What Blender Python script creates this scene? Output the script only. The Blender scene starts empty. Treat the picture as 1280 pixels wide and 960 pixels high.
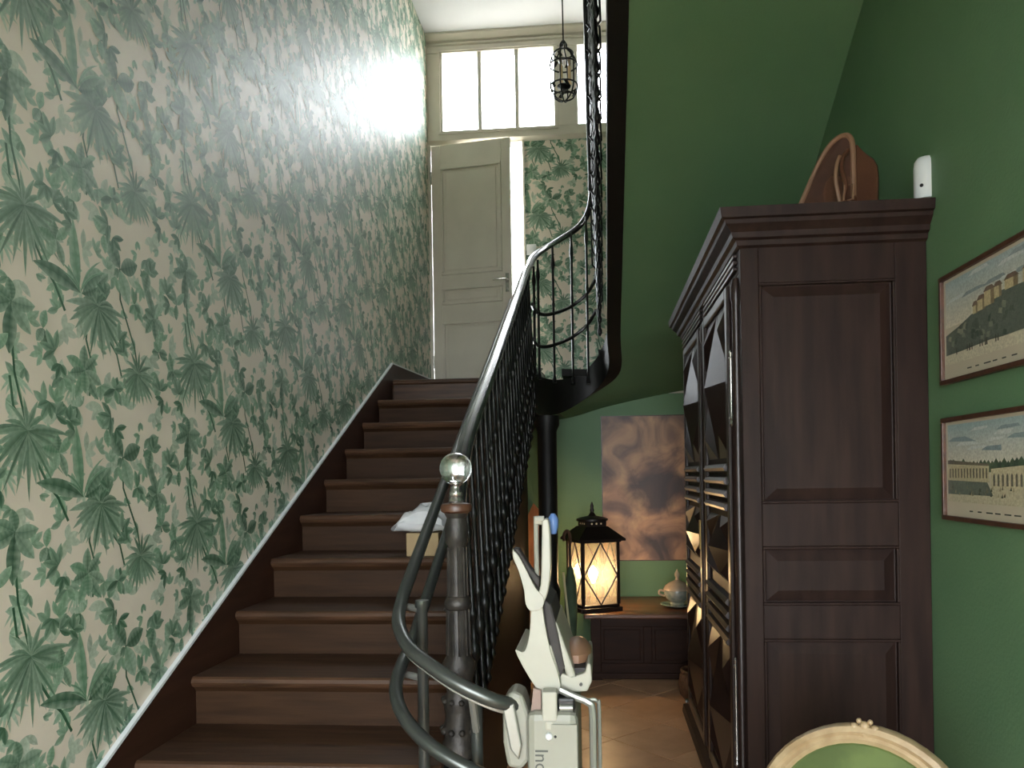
import bpy, math, random
from mathutils import Matrix, Vector
random.seed(7)
sc = bpy.context.scene
col = sc.collection
PI = math.pi
R = math.radians

# ------------------------------------------------------------------ camera, world, exposure
EYE = 1.4456
cam_d = bpy.data.cameras.new('camera')
cam_d.sensor_width = 36.0
cam_d.lens = 36.0 * 960 / 1280
cam_d.shift_x = (640 - 668.3) / 1280
cam_d.shift_y = (593.85 - 480) / 1280
cam_d.clip_start = 0.05
cam = bpy.data.objects.new('camera', cam_d)
col.objects.link(cam)
cam.matrix_world = (Matrix.Translation((0, 0, EYE)) @ Matrix.Rotation(0.0854, 4, 'Z')
                    @ Matrix.Rotation(PI / 2, 4, 'X') @ Matrix.Rotation(-0.0161, 4, 'Z'))
sc.camera = cam

world = bpy.data.worlds.new('daylight')
sc.world = world
world.use_nodes = True
bgn = world.node_tree.nodes['Background']
bgn.inputs[0].default_value = (0.90, 0.955, 1.0, 1)
bgn.inputs[1].default_value = 5.5


def portal(name, loc, rot, sx, sy):
    l = bpy.data.lights.new(name, 'AREA')
    l.shape = 'RECTANGLE'
    l.size = sx
    l.size_y = sy
    l.cycles.is_portal = True
    o = bpy.data.objects.new(name, l)
    o.location = loc
    o.rotation_euler = rot
    col.objects.link(o)
    return o


portal('transom_portal', (-0.2, 6.42, 4.58), (-PI / 2, 0, 0), 2.3, 0.75)
portal('entrance_portal', (-0.15, -1.72, 1.33), (PI / 2, 0, 0), 2.25, 2.7)
portal('door_gap_portal', (-0.95, 6.42, 3.13), (-PI / 2, 0, 0), 0.8, 2.15)

vs = sc.view_settings
vs.view_transform = 'Standard'
vs.look = 'None'
vs.gamma = 1.0
vs.use_curve_mapping = False
vs.exposure = 2.1
try:
    sc.cycles.use_denoising = True
    sc.cycles.max_bounces = 10
    sc.cycles.diffuse_bounces = 6
    sc.cycles.sample_clamp_indirect = 6
    sc.cycles.caustics_reflective = False
    sc.cycles.caustics_refractive = False
except Exception:
    pass


# ------------------------------------------------------------------ materials
def lin(r, g, b):
    f = lambda c: (c / 255 / 12.92) if c <= 10 else ((c / 255 + 0.055) / 1.055) ** 2.4
    return (f(r), f(g), f(b))


def mat(name, c, rough=0.5, metal=0.0, c2=None, scale=8, stretch=(1, 1, 1), bump=0.0, bscale=None,
        spec=0.5, coat=0.0, detail=4, lo=0.35, hi=0.65, attr=None, vary=0.0, coat_r=0.15):
    m = bpy.data.materials.new(name)
    m.use_nodes = True
    nt = m.node_tree
    b = nt.nodes['Principled BSDF']
    b.inputs['Base Color'].default_value = (*c, 1)
    b.inputs['Roughness'].default_value = rough
    b.inputs['Metallic'].default_value = metal
    b.inputs['Specular IOR Level'].default_value = spec
    b.inputs['Coat Weight'].default_value = coat
    b.inputs['Coat Roughness'].default_value = coat_r
    tc = nt.nodes.new('ShaderNodeTexCoord')
    mp = nt.nodes.new('ShaderNodeMapping')
    mp.inputs['Scale'].default_value = stretch
    nt.links.new(tc.outputs['Object'], mp.inputs['Vector'])
    if vary:
        oi = nt.nodes.new('ShaderNodeObjectInfo')
        mul = nt.nodes.new('ShaderNodeMath'); mul.operation = 'MULTIPLY'
        mul.inputs[1].default_value = 17.0
        nt.links.new(oi.outputs['Random'], mul.inputs[0])
        cmb = nt.nodes.new('ShaderNodeCombineXYZ')
        for k in range(3):
            nt.links.new(mul.outputs[0], cmb.inputs[k])
        nt.links.new(cmb.outputs[0], mp.inputs['Location'])
    out_col = None
    if attr:
        a = nt.nodes.new('ShaderNodeAttribute')
        a.attribute_name = attr
        out_col = a.outputs['Color']
    if c2 is not None or bump:
        n = nt.nodes.new('ShaderNodeTexNoise')
        n.inputs['Scale'].default_value = scale
        n.inputs['Detail'].default_value = detail
        nt.links.new(mp.outputs[0], n.inputs['Vector'])
        if c2 is not None:
            r = nt.nodes.new('ShaderNodeValToRGB')
            r.color_ramp.elements[0].position = lo
            r.color_ramp.elements[0].color = (*c, 1)
            r.color_ramp.elements[1].position = hi
            r.color_ramp.elements[1].color = (*c2, 1)
            nt.links.new(n.outputs['Fac'], r.inputs[0])
            if out_col is not None:
                mx = nt.nodes.new('ShaderNodeMix'); mx.data_type = 'RGBA'; mx.blend_type = 'MULTIPLY'
                mx.inputs[0].default_value = 1.0
                nt.links.new(out_col, mx.inputs[6]); nt.links.new(r.outputs[0], mx.inputs[7])
                out_col = mx.outputs[2]
            else:
                out_col = r.outputs[0]
        if bump:
            n2 = n
            if bscale:
                n2 = nt.nodes.new('ShaderNodeTexNoise')
                n2.inputs['Scale'].default_value = bscale
                n2.inputs['Detail'].default_value = 3
                nt.links.new(mp.outputs[0], n2.inputs['Vector'])
            bp = nt.nodes.new('ShaderNodeBump')
            bp.inputs['Strength'].default_value = bump
            bp.inputs['Distance'].default_value = 0.01
            nt.links.new(n2.outputs['Fac'], bp.inputs['Height'])
            nt.links.new(bp.outputs[0], b.inputs['Normal'])
    if vary and out_col is not None:
        oi2 = nt.nodes.new('ShaderNodeObjectInfo')
        mr = nt.nodes.new('ShaderNodeMapRange')
        mr.inputs[3].default_value = 1 - vary
        mr.inputs[4].default_value = 1 + vary
        nt.links.new(oi2.outputs['Random'], mr.inputs[0])
        hv = nt.nodes.new('ShaderNodeHueSaturation')
        nt.links.new(mr.outputs[0], hv.inputs['Value'])
        nt.links.new(out_col, hv.inputs['Color'])
        out_col = hv.outputs[0]
    if out_col is not None:
        nt.links.new(out_col, b.inputs['Base Color'])
    return m


def glass_mat(name, tint=(1, 1, 1), thin=True, rough=0.0):
    m = bpy.data.materials.new(name)
    m.use_nodes = True
    nt = m.node_tree
    nt.nodes.remove(nt.nodes['Principled BSDF'])
    out = nt.nodes['Material Output']
    if thin:
        t = nt.nodes.new('ShaderNodeBsdfTransparent'); t.inputs[0].default_value = (*tint, 1)
        g = nt.nodes.new('ShaderNodeBsdfGlossy'); g.inputs['Roughness'].default_value = 0.02
        mx = nt.nodes.new('ShaderNodeMixShader'); mx.inputs[0].default_value = 0.06
        nt.links.new(t.outputs[0], mx.inputs[1]); nt.links.new(g.outputs[0], mx.inputs[2])
        nt.links.new(mx.outputs[0], out.inputs[0])
    else:
        g = nt.nodes.new('ShaderNodeBsdfGlass'); g.inputs[0].default_value = (*tint, 1)
        g.inputs['Roughness'].default_value = rough
        g.inputs['IOR'].default_value = 1.45
        nt.links.new(g.outputs[0], out.inputs[0])
    return m


def emit_mat(name, c, s):
    m = bpy.data.materials.new(name)
    m.use_nodes = True
    b = m.node_tree.nodes['Principled BSDF']
    b.inputs['Base Color'].default_value = (*c, 1)
    b.inputs['Emission Color'].default_value = (*c, 1)
    b.inputs['Emission Strength'].default_value = s
    return m


M = {}
M['paper'] = mat('wallpaper_ground', lin(222, 210, 194), 0.5, c2=lin(212, 200, 183), scale=3, bump=0.04, bscale=140, spec=0.35, coat=0.27, coat_r=0.48)
M['leafprint'] = mat('wallpaper_leaf_ink', (1, 1, 1), 0.5, attr='Col', c2=(0.70, 0.74, 0.70), scale=85, lo=0.3, hi=0.7, bump=0.04, bscale=140, spec=0.35, coat=0.27, coat_r=0.48)
M['green'] = mat('green_wall_paint', lin(98, 130, 95), 0.55, c2=lin(104, 135, 99), scale=2.2, bump=0.12, bscale=90, spec=0.3)
M['white'] = mat('cream_woodwork_paint', lin(206, 199, 184), 0.4, c2=lin(198, 191, 176), scale=4)
M['ceil'] = mat('white_ceiling_plaster', lin(214, 214, 216), 0.8, c2=lin(204, 205, 209), scale=1.5)
M['stairwood'] = mat('stair_oak', lin(50, 34, 23), 0.42, c2=lin(84, 59, 42), scale=5, stretch=(0.8, 9, 9), bump=0.12, vary=0.10, lo=0.3, hi=0.75, spec=0.28)
M['riserwood'] = mat('stair_riser_oak', lin(44, 29, 18), 0.55, c2=lin(62, 42, 27), scale=5, stretch=(0.8, 9, 9), bump=0.12, vary=0.08, lo=0.3, hi=0.75, spec=0.12)
M['stringwood'] = mat('stair_string_wood', lin(50, 30, 20), 0.55, c2=lin(60, 37, 26), scale=4, stretch=(6, 0.8, 6), bump=0.08, spec=0.15)
M['armoire'] = mat('dark_walnut', lin(37, 26, 23), 0.5, c2=lin(50, 36, 31), scale=4, stretch=(5, 5, 0.6), bump=0.06, spec=0.12)
M['armoire_d'] = mat('dark_walnut_carved', lin(33, 22, 18), 0.34, c2=lin(44, 30, 25), scale=4, stretch=(5, 0.8, 5), bump=0.04, spec=0.4)
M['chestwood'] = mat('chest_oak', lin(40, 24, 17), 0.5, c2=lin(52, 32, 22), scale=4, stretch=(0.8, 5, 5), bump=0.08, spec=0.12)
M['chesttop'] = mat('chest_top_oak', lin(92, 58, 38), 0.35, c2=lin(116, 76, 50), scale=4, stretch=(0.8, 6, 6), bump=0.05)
M['iron'] = mat('black_cast_iron', lin(20, 20, 19), 0.33, metal=0.3, c2=lin(27, 26, 25), scale=30, bump=0.15)
M['ironmat'] = mat('black_painted_string', lin(15, 15, 14), 0.5, c2=lin(20, 20, 18), scale=10, bump=0.08, spec=0.35)
M['newel'] = mat('weathered_iron', lin(60, 55, 49), 0.5, metal=0.3, c2=lin(38, 35, 32), scale=25, bump=0.4)
M['handrail'] = mat('polished_handrail_lit_grey', lin(52, 52, 52), 0.24, metal=0.4, c2=lin(60, 60, 60), scale=10, spec=0.8, coat=1.0)  # black rail greyed in its base colour to carry the window's reflection
M['tube'] = mat('grey_lift_tube', lin(84, 86, 82), 0.3, metal=0.6, c2=lin(74, 77, 73), scale=8)
M['liftplastic'] = mat('lift_beige_plastic', lin(162, 159, 145), 0.4, c2=lin(154, 151, 137), scale=6)
M['liftgrey'] = mat('lift_grey_plastic', lin(140, 139, 126), 0.42, c2=lin(134, 133, 120), scale=6)
M['liftpad'] = mat('lift_dark_upholstery', lin(40, 36, 34), 0.7, c2=lin(48, 43, 41), scale=40, bump=0.1)
M['liftmetal'] = mat('lift_brushed_metal', lin(150, 150, 142), 0.35, metal=0.6)
M['blue'] = mat('blue_plastic', lin(84, 112, 160), 0.4)
M['inktext'] = mat('lift_lettering_ink', lin(70, 72, 66), 0.5)
M['tile'] = mat('terracotta_tile', lin(200, 156, 118), 0.36, c2=lin(218, 176, 138), scale=6, bump=0.08, vary=0.06, spec=0.5)
M['grout'] = mat('floor_grout', lin(140, 104, 78), 0.8)
M['lantern'] = mat('lantern_bronze', lin(28, 20, 17), 0.4, metal=0.4, c2=lin(36, 26, 22), scale=20)
M['glass'] = glass_mat('clear_pane')
M['crystal'] = glass_mat('crystal_ball_glass', (0.97, 0.98, 0.98), thin=False)
M['lglass'] = glass_mat('lantern_seeded_glass', (1.0, 0.92, 0.80))
_nt = M['lglass'].node_tree
_tr = _nt.nodes.new('ShaderNodeBsdfTranslucent'); _tr.inputs[0].default_value = (0.95, 0.84, 0.68, 1)
_mx = _nt.nodes.new('ShaderNodeMixShader'); _mx.inputs[0].default_value = 0.10
_old = [n for n in _nt.nodes if n.type == 'MIX_SHADER' and n is not _mx and n != _mx][0]
_nt.links.new(_old.outputs[0], _mx.inputs[1]); _nt.links.new(_tr.outputs[0], _mx.inputs[2])
_nt.links.new(_mx.outputs[0], _nt.nodes['Material Output'].inputs[0])
# crystal: clear body with a soft silvery sheen
_nt = M['crystal'].node_tree
_gl = _nt.nodes.new('ShaderNodeBsdfGlossy'); _gl.inputs[0].default_value = (0.9, 0.92, 0.92, 1); _gl.inputs['Roughness'].default_value = 0.18
_mx = _nt.nodes.new('ShaderNodeMixShader'); _mx.inputs[0].default_value = 0.4
_g0 = [n for n in _nt.nodes if n.type == 'BSDF_GLASS'][0]
_nt.links.new(_g0.outputs[0], _mx.inputs[1]); _nt.links.new(_gl.outputs[0], _mx.inputs[2])
_nt.links.new(_mx.outputs[0], _nt.nodes['Material Output'].inputs[0])
M['bulb'] = emit_mat('lamp_bulb_glow', (1.0, 0.78, 0.5), 26)
M['candle'] = mat('wax_tube', lin(232, 206, 160), 0.6)
M['brass'] = mat('aged_brass', lin(176, 150, 96), 0.3, metal=0.8)
M['steel'] = mat('bright_steel', lin(196, 192, 186), 0.25, metal=0.9)
M['leather'] = mat('tan_leather', lin(92, 57, 38), 0.5, c2=lin(80, 48, 32), scale=9, bump=0.12, bscale=120)
M['leather_in'] = mat('suede_lining', lin(78, 49, 35), 0.85, c2=lin(66, 40, 28), scale=14)
M['leather_edge'] = mat('pale_leather_edge', lin(130, 96, 72), 0.5)
M['sensor'] = mat('white_abs_plastic', lin(214, 216, 216), 0.35)
M['black'] = mat('black_plastic', lin(20, 20, 20), 0.35)
M['cream'] = mat('cream_lacquered_wood', lin(170, 148, 114), 0.42, c2=lin(146, 122, 90), scale=22, bump=0.12)
M['velvet'] = mat('green_velvet', lin(66, 80, 34), 0.75, c2=lin(84, 98, 46), scale=11, bump=0.1, bscale=200)
M['frame'] = mat('brown_picture_frame', lin(84, 54, 38), 0.4, c2=lin(66, 42, 29), scale=30)
M['matboard'] = mat('cream_print_paper', lin(196, 184, 160), 0.3, coat=0.2)
M['print'] = mat('engraving_ink', (1, 1, 1), 0.3, attr='Col', c2=(0.74, 0.74, 0.74), scale=160, lo=0.35, hi=0.66, coat=0.2)
M['faience'] = mat('glazed_faience', lin(190, 172, 150), 0.2, c2=lin(172, 154, 132), scale=12, coat=0.5)
M['faience2'] = mat('glazed_blue_faience', lin(120, 136, 128), 0.2, c2=lin(172, 170, 156), scale=16, coat=0.5)
M['cloth'] = mat('white_cotton', lin(206, 206, 206), 0.85, c2=lin(190, 192, 194), scale=12, bump=0.2)
M['card'] = mat('kraft_card', lin(150, 128, 92), 0.7)
M['wicker'] = mat('brown_wicker', lin(110, 78, 54), 0.7, c2=lin(80, 56, 38), scale=60, bump=0.5)
M['pine'] = mat('pine_board', lin(190, 128, 84), 0.5, c2=lin(160, 104, 66), scale=5, stretch=(7, 7, 0.7), bump=0.06)
M['umbrella'] = mat('dark_green_cloth', lin(50, 66, 48), 0.8, c2=lin(70, 88, 62), scale=9)
M['umbrella2'] = mat('pale_cloth_edging', lin(196, 190, 150), 0.8)
M['plaster'] = mat('added_ground_pale', lin(170, 166, 156), 0.8, c2=lin(150, 146, 138), scale=2)


# ------------------------------------------------------------------ mesh helpers
class MB:
    def __init__(s):
        s.v = []; s.f = []; s.c = []

    def add(s, vs_, fs_):
        o = len(s.v)
        s.v += [tuple(p) for p in vs_]
        s.f += [tuple(i + o for i in f) for f in fs_]
        return s

    def box(s, x0, x1, y0, y1, z0, z1):
        return s.add([(x0, y0, z0), (x1, y0, z0), (x1, y1, z0), (x0, y1, z0), (x0, y0, z1), (x1, y0, z1), (x1, y1, z1), (x0, y1, z1)],
                     [(0, 3, 2, 1), (4, 5, 6, 7), (0, 1, 5, 4), (1, 2, 6, 5), (2, 3, 7, 6), (3, 0, 4, 7)])

    def prism(s, pts, axis, a, b):
        """polygon pts (2-d) extruded along axis from a to b; pts lie in the two other axes in order"""
        n = len(pts)
        def mk(p, t):
            return {'x': (t, p[0], p[1]), 'y': (p[0], t, p[1]), 'z': (p[0], p[1], t)}[axis]
        vs_ = [mk(p, a) for p in pts] + [mk(p, b) for p in pts]
        fs_ = [tuple(range(n))[::-1], tuple(range(n, 2 * n))] + [(i, (i + 1) % n, n + (i + 1) % n, n + i) for i in range(n)]
        return s.add(vs_, fs_)

    def lathe(s, prof, cx=0, cy=0, cz=0, n=16, sx=1, sy=1):
        vs_ = []; fs_ = []
        for r, z in prof:
            for i in range(n):
                a = 2 * PI * i / n
                vs_.append((cx + sx * r * math.cos(a), cy + sy * r * math.sin(a), cz + z))
        for k in range(len(prof) - 1):
            for i in range(n):
                j = (i + 1) % n
                fs_.append((k * n + i, k * n + j, (k + 1) * n + j, (k + 1) * n + i))
        fs_.append(tuple(range(n))[::-1])
        fs_.append(tuple((len(prof) - 1) * n + i for i in range(n)))
        return s.add(vs_, fs_)

    def tube(s, pts, r, n=8, closed=False, flat=1.0):
        pts = [Vector(p) for p in pts]
        rr = r if isinstance(r, (list, tuple)) else [r] * len(pts)
        N = len(pts); up = None; vs_ = []; fs_ = []
        for i, p in enumerate(pts):
            if closed:
                t = pts[(i + 1) % N] - pts[i - 1]
            else:
                t = pts[min(i + 1, N - 1)] - pts[max(i - 1, 0)]
            t.normalize()
            if up is None:
                up = Vector((0, 0, 1)) if abs(t.z) < 0.9 else Vector((1, 0, 0))
            sd = t.cross(up)
            if sd.length < 1e-6:
                sd = t.orthogonal()
            sd.normalize(); up = sd.cross(t).normalized()
            for k in range(n):
                a = 2 * PI * k / n
                vs_.append(p + rr[i] * (math.cos(a) * sd + math.sin(a) * up * flat))
        m = N if closed else N - 1
        for i in range(m):
            for k in range(n):
                k2 = (k + 1) % n; i2 = (i + 1) % N
                fs_.append((i * n + k, i * n + k2, i2 * n + k2, i2 * n + k))
        if not closed:
            fs_.append(tuple(range(n))[::-1]); fs_.append(tuple((N - 1) * n + k for k in range(n)))
        return s.add(vs_, fs_)

    def grid(s, rows):
        n = len(rows[0]); vs_ = [p for r in rows for p in r]; fs_ = []
        for i in range(len(rows) - 1):
            for j in range(n - 1):
                fs_.append((i * n + j, i * n + j + 1, (i + 1) * n + j + 1, (i + 1) * n + j))
        return s.add(vs_, fs_)

    def sphere(s, c, r, n=16, m=10, sz=1.0):
        prof = [(max(r * math.sin(PI * k / m), 1e-4), -r * sz * math.cos(PI * k / m)) for k in range(m + 1)]
        return s.lathe(prof, c[0], c[1], c[2], n)

    def mesh(s, name):
        me = bpy.data.meshes.new(name)
        me.from_pydata(s.v, [], s.f)
        if s.c:
            at = me.color_attributes.new('Col', 'FLOAT_COLOR', 'POINT')
            flat = []
            for c in s.c:
                flat += [c[0], c[1], c[2], 1.0]
            at.data.foreach_set('color', flat)
        me.update()
        return me


def recalc(me):
    import bmesh
    bm = bmesh.new(); bm.from_mesh(me)
    bmesh.ops.recalc_face_normals(bm, faces=bm.faces)
    bm.to_mesh(me); bm.free()


def setparent(o, parent):
    o.parent = parent
    if parent is not None:
        m = Matrix.Translation(parent.location) @ parent.rotation_euler.to_matrix().to_4x4()
        if parent.parent is not None:
            gp = parent.parent
            m = (Matrix.Translation(gp.location) @ gp.rotation_euler.to_matrix().to_4x4()) @ parent.matrix_parent_inverse @ m
        o.matrix_parent_inverse = m.inverted()


def link(name, me, m, parent=None, smooth=False, bevel=0, loc=None, rot=None):
    if isinstance(me, MB):
        me = me.mesh(name)
        if not me.color_attributes:
            recalc(me)
    if m is not None and not me.materials:
        me.materials.append(m)
    if smooth:
        for p in me.polygons:
            p.use_smooth = True
        try:
            me.set_sharp_from_angle(angle=R(40))
        except Exception:
            pass
    o = bpy.data.objects.new(name, me)
    col.objects.link(o)
    if loc: o.location = loc
    if rot: o.rotation_euler = rot
    if bevel:
        md = o.modifiers.new('bevel', 'BEVEL'); md.width = bevel; md.segments = 2; md.limit_method = 'ANGLE'
        md.angle_limit = R(40)
    setparent(o, parent)
    return o


def thing(name, label, cat, loc=(0, 0, 0), group=None, kind=None):
    o = bpy.data.objects.new(name, None)
    o.empty_display_size = 0.1
    col.objects.link(o)
    o.location = loc
    return tag(o, label, cat, group, kind)


def tag(o, label=None, cat=None, group=None, kind=None):
    if label: o['label'] = label
    if cat: o['category'] = cat
    if group: o['group'] = group
    if kind: o['kind'] = kind
    return o


def B(*a):
    return MB().box(*a)


# ------------------------------------------------------------------ dimensions of the place
XL, XR = -1.364, 1.114          # side walls
YF, YB = -1.6, 6.196            # wall behind the viewer, far wall
ZC = 5.046                      # ceiling
RUN, RISE = 0.3112, 0.16
Y0 = 2.112                      # nosing of tread whose top is at 0.64
ZL = 2.08                       # landing floor
YLAND = Y0 + 9 * RUN
XS = -0.455                      # open end of the treads


def nose(y):
    return 0.64 + RISE * (y - Y0) / RUN


# ------------------------------------------------------------------ setting: floor, walls, ceiling
floor = link('floor', B(XL - 0.1, XR + 0.1, YF - 0.1, YB + 0.1, -0.12, -0.006), M['grout'])
tag(floor, 'floor of pale terracotta tiles laid diagonally', 'floor', kind='structure')


def clip_poly(poly, x0, x1, y0, y1):
    def cl(p, inside, inter):
        out = []
        for i in range(len(p)):
            a, b = p[i - 1], p[i]
            if inside(b):
                if not inside(a): out.append(inter(a, b))
                out.append(b)
            elif inside(a): out.append(inter(a, b))
        return out
    def ix(v): return lambda a, b: (v, a[1] + (b[1] - a[1]) * (v - a[0]) / (b[0] - a[0]))
    def iy(v): return lambda a, b: (a[0] + (b[0] - a[0]) * (v - a[1]) / (b[1] - a[1]), v)
    for ins, it in ((lambda p: p[0] >= x0, ix(x0)), (lambda p: p[0] <= x1, ix(x1)), (lambda p: p[1] >= y0, iy(y0)), (lambda p: p[1] <= y1, iy(y1))):
        if poly: poly = cl(poly, ins, it)
    return poly


TS = 0.40
hd = TS / math.sqrt(2)
full_tile = None
for i in range(-14, 15):
    for j in range(-14, 15):
        cx, cy = 0.33 + (i + j) * hd, 4.2 + (i - j) * hd
        k = (TS - 0.007) / math.sqrt(2)
        sq = [(cx - k, cy), (cx, cy - k), (cx + k, cy), (cx, cy + k)]
        x0_ = -0.50
        p = clip_poly(sq, x0_, XR, YF, YB)
        if len(p) < 3: continue
        ar = abs(sum(p[q - 1][0] * p[q][1] - p[q][0] * p[q - 1][1] for q in range(len(p)))) / 2
        if ar < 0.002: continue
        if ar > 0.99 * 2 * k * k:
            if full_tile is None:
                full_tile = MB().prism([(-k, 0), (0, -k), (k, 0), (0, k)], 'z', -0.008, 0.0).mesh('tile')
                recalc(full_tile)
            link('tile', full_tile, M['tile'], floor, loc=(cx, cy, random.uniform(-0.0006, 0.0006)))
        else:
            link('tile', MB().prism([(a - cx, b - cy) for a, b in p], 'z', -0.008, 0.0), M['tile'], floor, loc=(cx, cy, 0))

wall_left = link('wall_left', B(XL - 0.12, XL, YF - 0.12, YB + 0.2, 0, ZC), M['paper'])
tag(wall_left, 'tall side wall hung with cream wallpaper printed with green jungle leaves', 'wall', kind='structure')
wall_right = link('wall_right', B(XR, XR + 0.12, YF - 0.12, YB + 0.2, 0, ZC), M['green'])
tag(wall_right, 'matt green painted side wall behind the dark wardrobe', 'wall', kind='structure')
ceiling = link('ceiling', B(XL - 0.12, XR + 0.12, YF - 0.12, YB + 0.2, ZC, ZC + 0.12), M['ceil'])
tag(ceiling, 'plain white plaster ceiling high above the landing', 'ceiling', kind='structure')

# far wall: green below the landing, wallpapered beside the door above
DX0, DX1, DZ1 = -1.335, -0.585, 4.15
wall_back = thing('wall_back', 'far wall, green under the stairs and leafy wallpaper beside the landing door', 'wall', (0, YB, 0), kind='structure')
link('lower_wall', B(XL, XR, YB, YB + 0.14, 0, ZL), M['green'], wall_back)
link('papered_wall', B(DX1 + 0.012, XR, YB, YB + 0.14, ZL, DZ1), M['paper'], wall_back)

wall_front = thing('wall_front', 'entrance wall with a tall glazed opening, out of view', 'wall', (0, YF, 0), kind='structure')
EX0, EX1, EZ1 = -1.25, 0.95, 2.65
link('wall_pier', B(XL, EX0, YF - 0.12, YF, 0, ZC), M['green'], wall_front)
link('wall_pier', B(EX1, XR, YF - 0.12, YF, 0, ZC), M['green'], wall_front)
link('wall_head', B(EX0, EX1, YF - 0.12, YF, EZ1, ZC), M['green'], wall_front)
win2 = thing('window_2', 'tall glazed entrance doors with a fanlight, out of view', 'window', (0, YF, 0), kind='structure')
link('window_frame', MB().box(EX0, EX0 + 0.06, YF - 0.1, YF - 0.03, 0, EZ1).box(EX1 - 0.06, EX1, YF - 0.1, YF - 0.03, 0, EZ1)
     .box(EX0, EX1, YF - 0.1, YF - 0.03, EZ1 - 0.06, EZ1).box(EX0, EX1, YF - 0.1, YF - 0.03, 2.1, 2.16)
     .box(EX0, EX1, YF - 0.1, YF - 0.03, 0, 0.3).box(-0.24, -0.16, YF - 0.1, YF - 0.03, 0.3, 2.1), M['white'], win2)
for x0, x1, z0, z1 in ((EX0 + 0.06, -0.24, 0.3, 2.1), (-0.16, EX1 - 0.06, 0.3, 2.1), (EX0 + 0.06, EX1 - 0.06, 2.16, EZ1 - 0.06)):
    link('pane', B(x0, x1, YF - 0.068, YF - 0.062, z0, z1), M['glass'], win2)

# unseen ground added outside both glazed openings to dim light from below
for nm, y0, y1, z, lab in (('added_back_ground', YB + 0.5, 26.0, 1.9, 'unseen pale ground added outside the landing window to dim light from below'), ('added_front_ground', -20.0, YF - 0.2, -0.02, 'unseen pale ground added outside the entrance to dim light from below')):
    tag(link(nm, B(-14, 14, y0, y1, z - 0.1, z), M['plaster']), lab, 'ground', kind='structure')

# transom window band over the landing door
win1 = thing('window_1', 'white framed transom window of bright panes above the landing door', 'window', (0, YB, 4.2), kind='structure')
panes = [(-1.237, -0.948), (-0.916, -0.642), (-0.610, -0.325), (-0.133, 0.146), (0.178, 0.456), (0.488, 0.766), (0.798, 1.06)]
WZ0, WZ1 = 4.268, 4.905
wf = MB()
wf.box(XL, XR, YB - 0.005, YB + 0.1, DZ1, WZ0)
wf.box(XL, XR, YB - 0.005, YB + 0.1, WZ1, ZC)
edges = [XL] + [v for p in panes for v in p] + [XR]
for k in range(0, len(edges), 2):
    w = edges[k + 1] - edges[k]
    wf.box(edges[k], edges[k + 1], YB + (0.0 if w > 0.05 else 0.008), YB + 0.09, WZ0, WZ1)
link('window_frame', wf, M['white'], win1, bevel=0.004)
link('window_sill', MB().prism([(YB - 0.012, 4.165), (YB, 4.15), (YB, 4.20), (YB - 0.03, 4.195), (YB - 0.03, 4.18)], 'x', XL, XR), M['white'], win1)
link('head_moulding', MB().prism([(YB, 4.955), (YB, 4.985), (YB - 0.02, 4.978), (YB - 0.02, 4.966)], 'x', XL, XR), M['white'], win1)
link('inner_frame', MB().box(-1.262, -0.30, YB - 0.014, YB, WZ1 + 0.012, WZ1 + 0.03).box(-1.262, -0.30, YB - 0.014, YB, WZ0 - 0.03, WZ0 - 0.012)
     .box(-1.272, -1.257, YB - 0.014, YB, WZ0 - 0.03, WZ1 + 0.03).box(-0.305, -0.29, YB - 0.014, YB, WZ0 - 0.03, WZ1 + 0.03), M['white'], win1)
for a, b in panes:
    link('pane', B(a, b, YB + 0.046, YB + 0.05, WZ0, WZ1), M['glass'], win1)
trim1 = link('trim_1', MB().prism([(YB, ZC), (YB, ZC - 0.06), (YB - 0.025, ZC - 0.05), (YB - 0.06, ZC - 0.018), (YB - 0.06, ZC)], 'x', XL, XR), M['white'])
tag(trim1, 'white cornice moulding where landing wall meets ceiling', 'moulding', kind='structure')

# landing door, ajar towards the stairs
door = thing('door_1', 'pale panelled landing door standing ajar with daylight in the gap', 'door', (DX0, YB - 0.01, ZL), kind='structure')
door.rotation_euler = (0, 0, R(-9))


def dlink(name, mb, m, par, **k):
    """door parts are modelled in door-local space (x along the leaf, y through it, z up)"""
    o = link(name, mb, m, None, **k)
    o.parent = par
    return o


DW, DH = 0.665, 2.06
st = 0.075
leaf = MB()
leaf.box(0, DW, 0.008, 0.034, 0.006, DH)
dlink('door_leaf', leaf, M['white'], door)
fr = MB()
fr.box(0, st, -0.004, 0.008, 0.006, DH).box(DW - st, DW, -0.004, 0.008, 0.006, DH)
for z0, z1 in ((0.006, 0.10), (0.62, 0.76), (0.90, 1.00), (1.88, DH)):
    fr.box(st, DW - st, -0.004, 0.008, z0, z1)
dlink('door_rails', fr, M['white'], door, bevel=0.003)
for z0, z1 in ((0.10, 0.62), (0.76, 0.90), (1.00, 1.88)):
    p = MB()
    mo = 0.022
    for q in ((st, DW - st, z0, z0 + mo), (st, DW - st, z1 - mo, z1), (st, st + mo, z0 + mo, z1 - mo), (DW - st - mo, DW - st, z0 + mo, z1 - mo)):
        p.box(q[0], q[1], -0.012, 0.008, q[2], q[3])
    dlink('panel_moulding', p, M['white'], door, bevel=0.006)
    dlink('door_panel', MB().box(st + 0.045, DW - st - 0.045, 0.0, 0.010, z0 + 0.04, z1 - 0.04), M['white'], door, bevel=0.004)
hd_ = dlink('door_handle', MB().tube([(DW - 0.035, -0.004, 0.93), (DW - 0.035, -0.05, 0.93), (DW - 0.05, -0.055, 0.93), (DW - 0.14, -0.055, 0.925)], 0.008, 8), M['steel'], door, smooth=True)
dlink('lock_plate', B(DW - 0.05, DW - 0.022, -0.008, -0.004, 0.83, 0.98), M['steel'], door)
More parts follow.
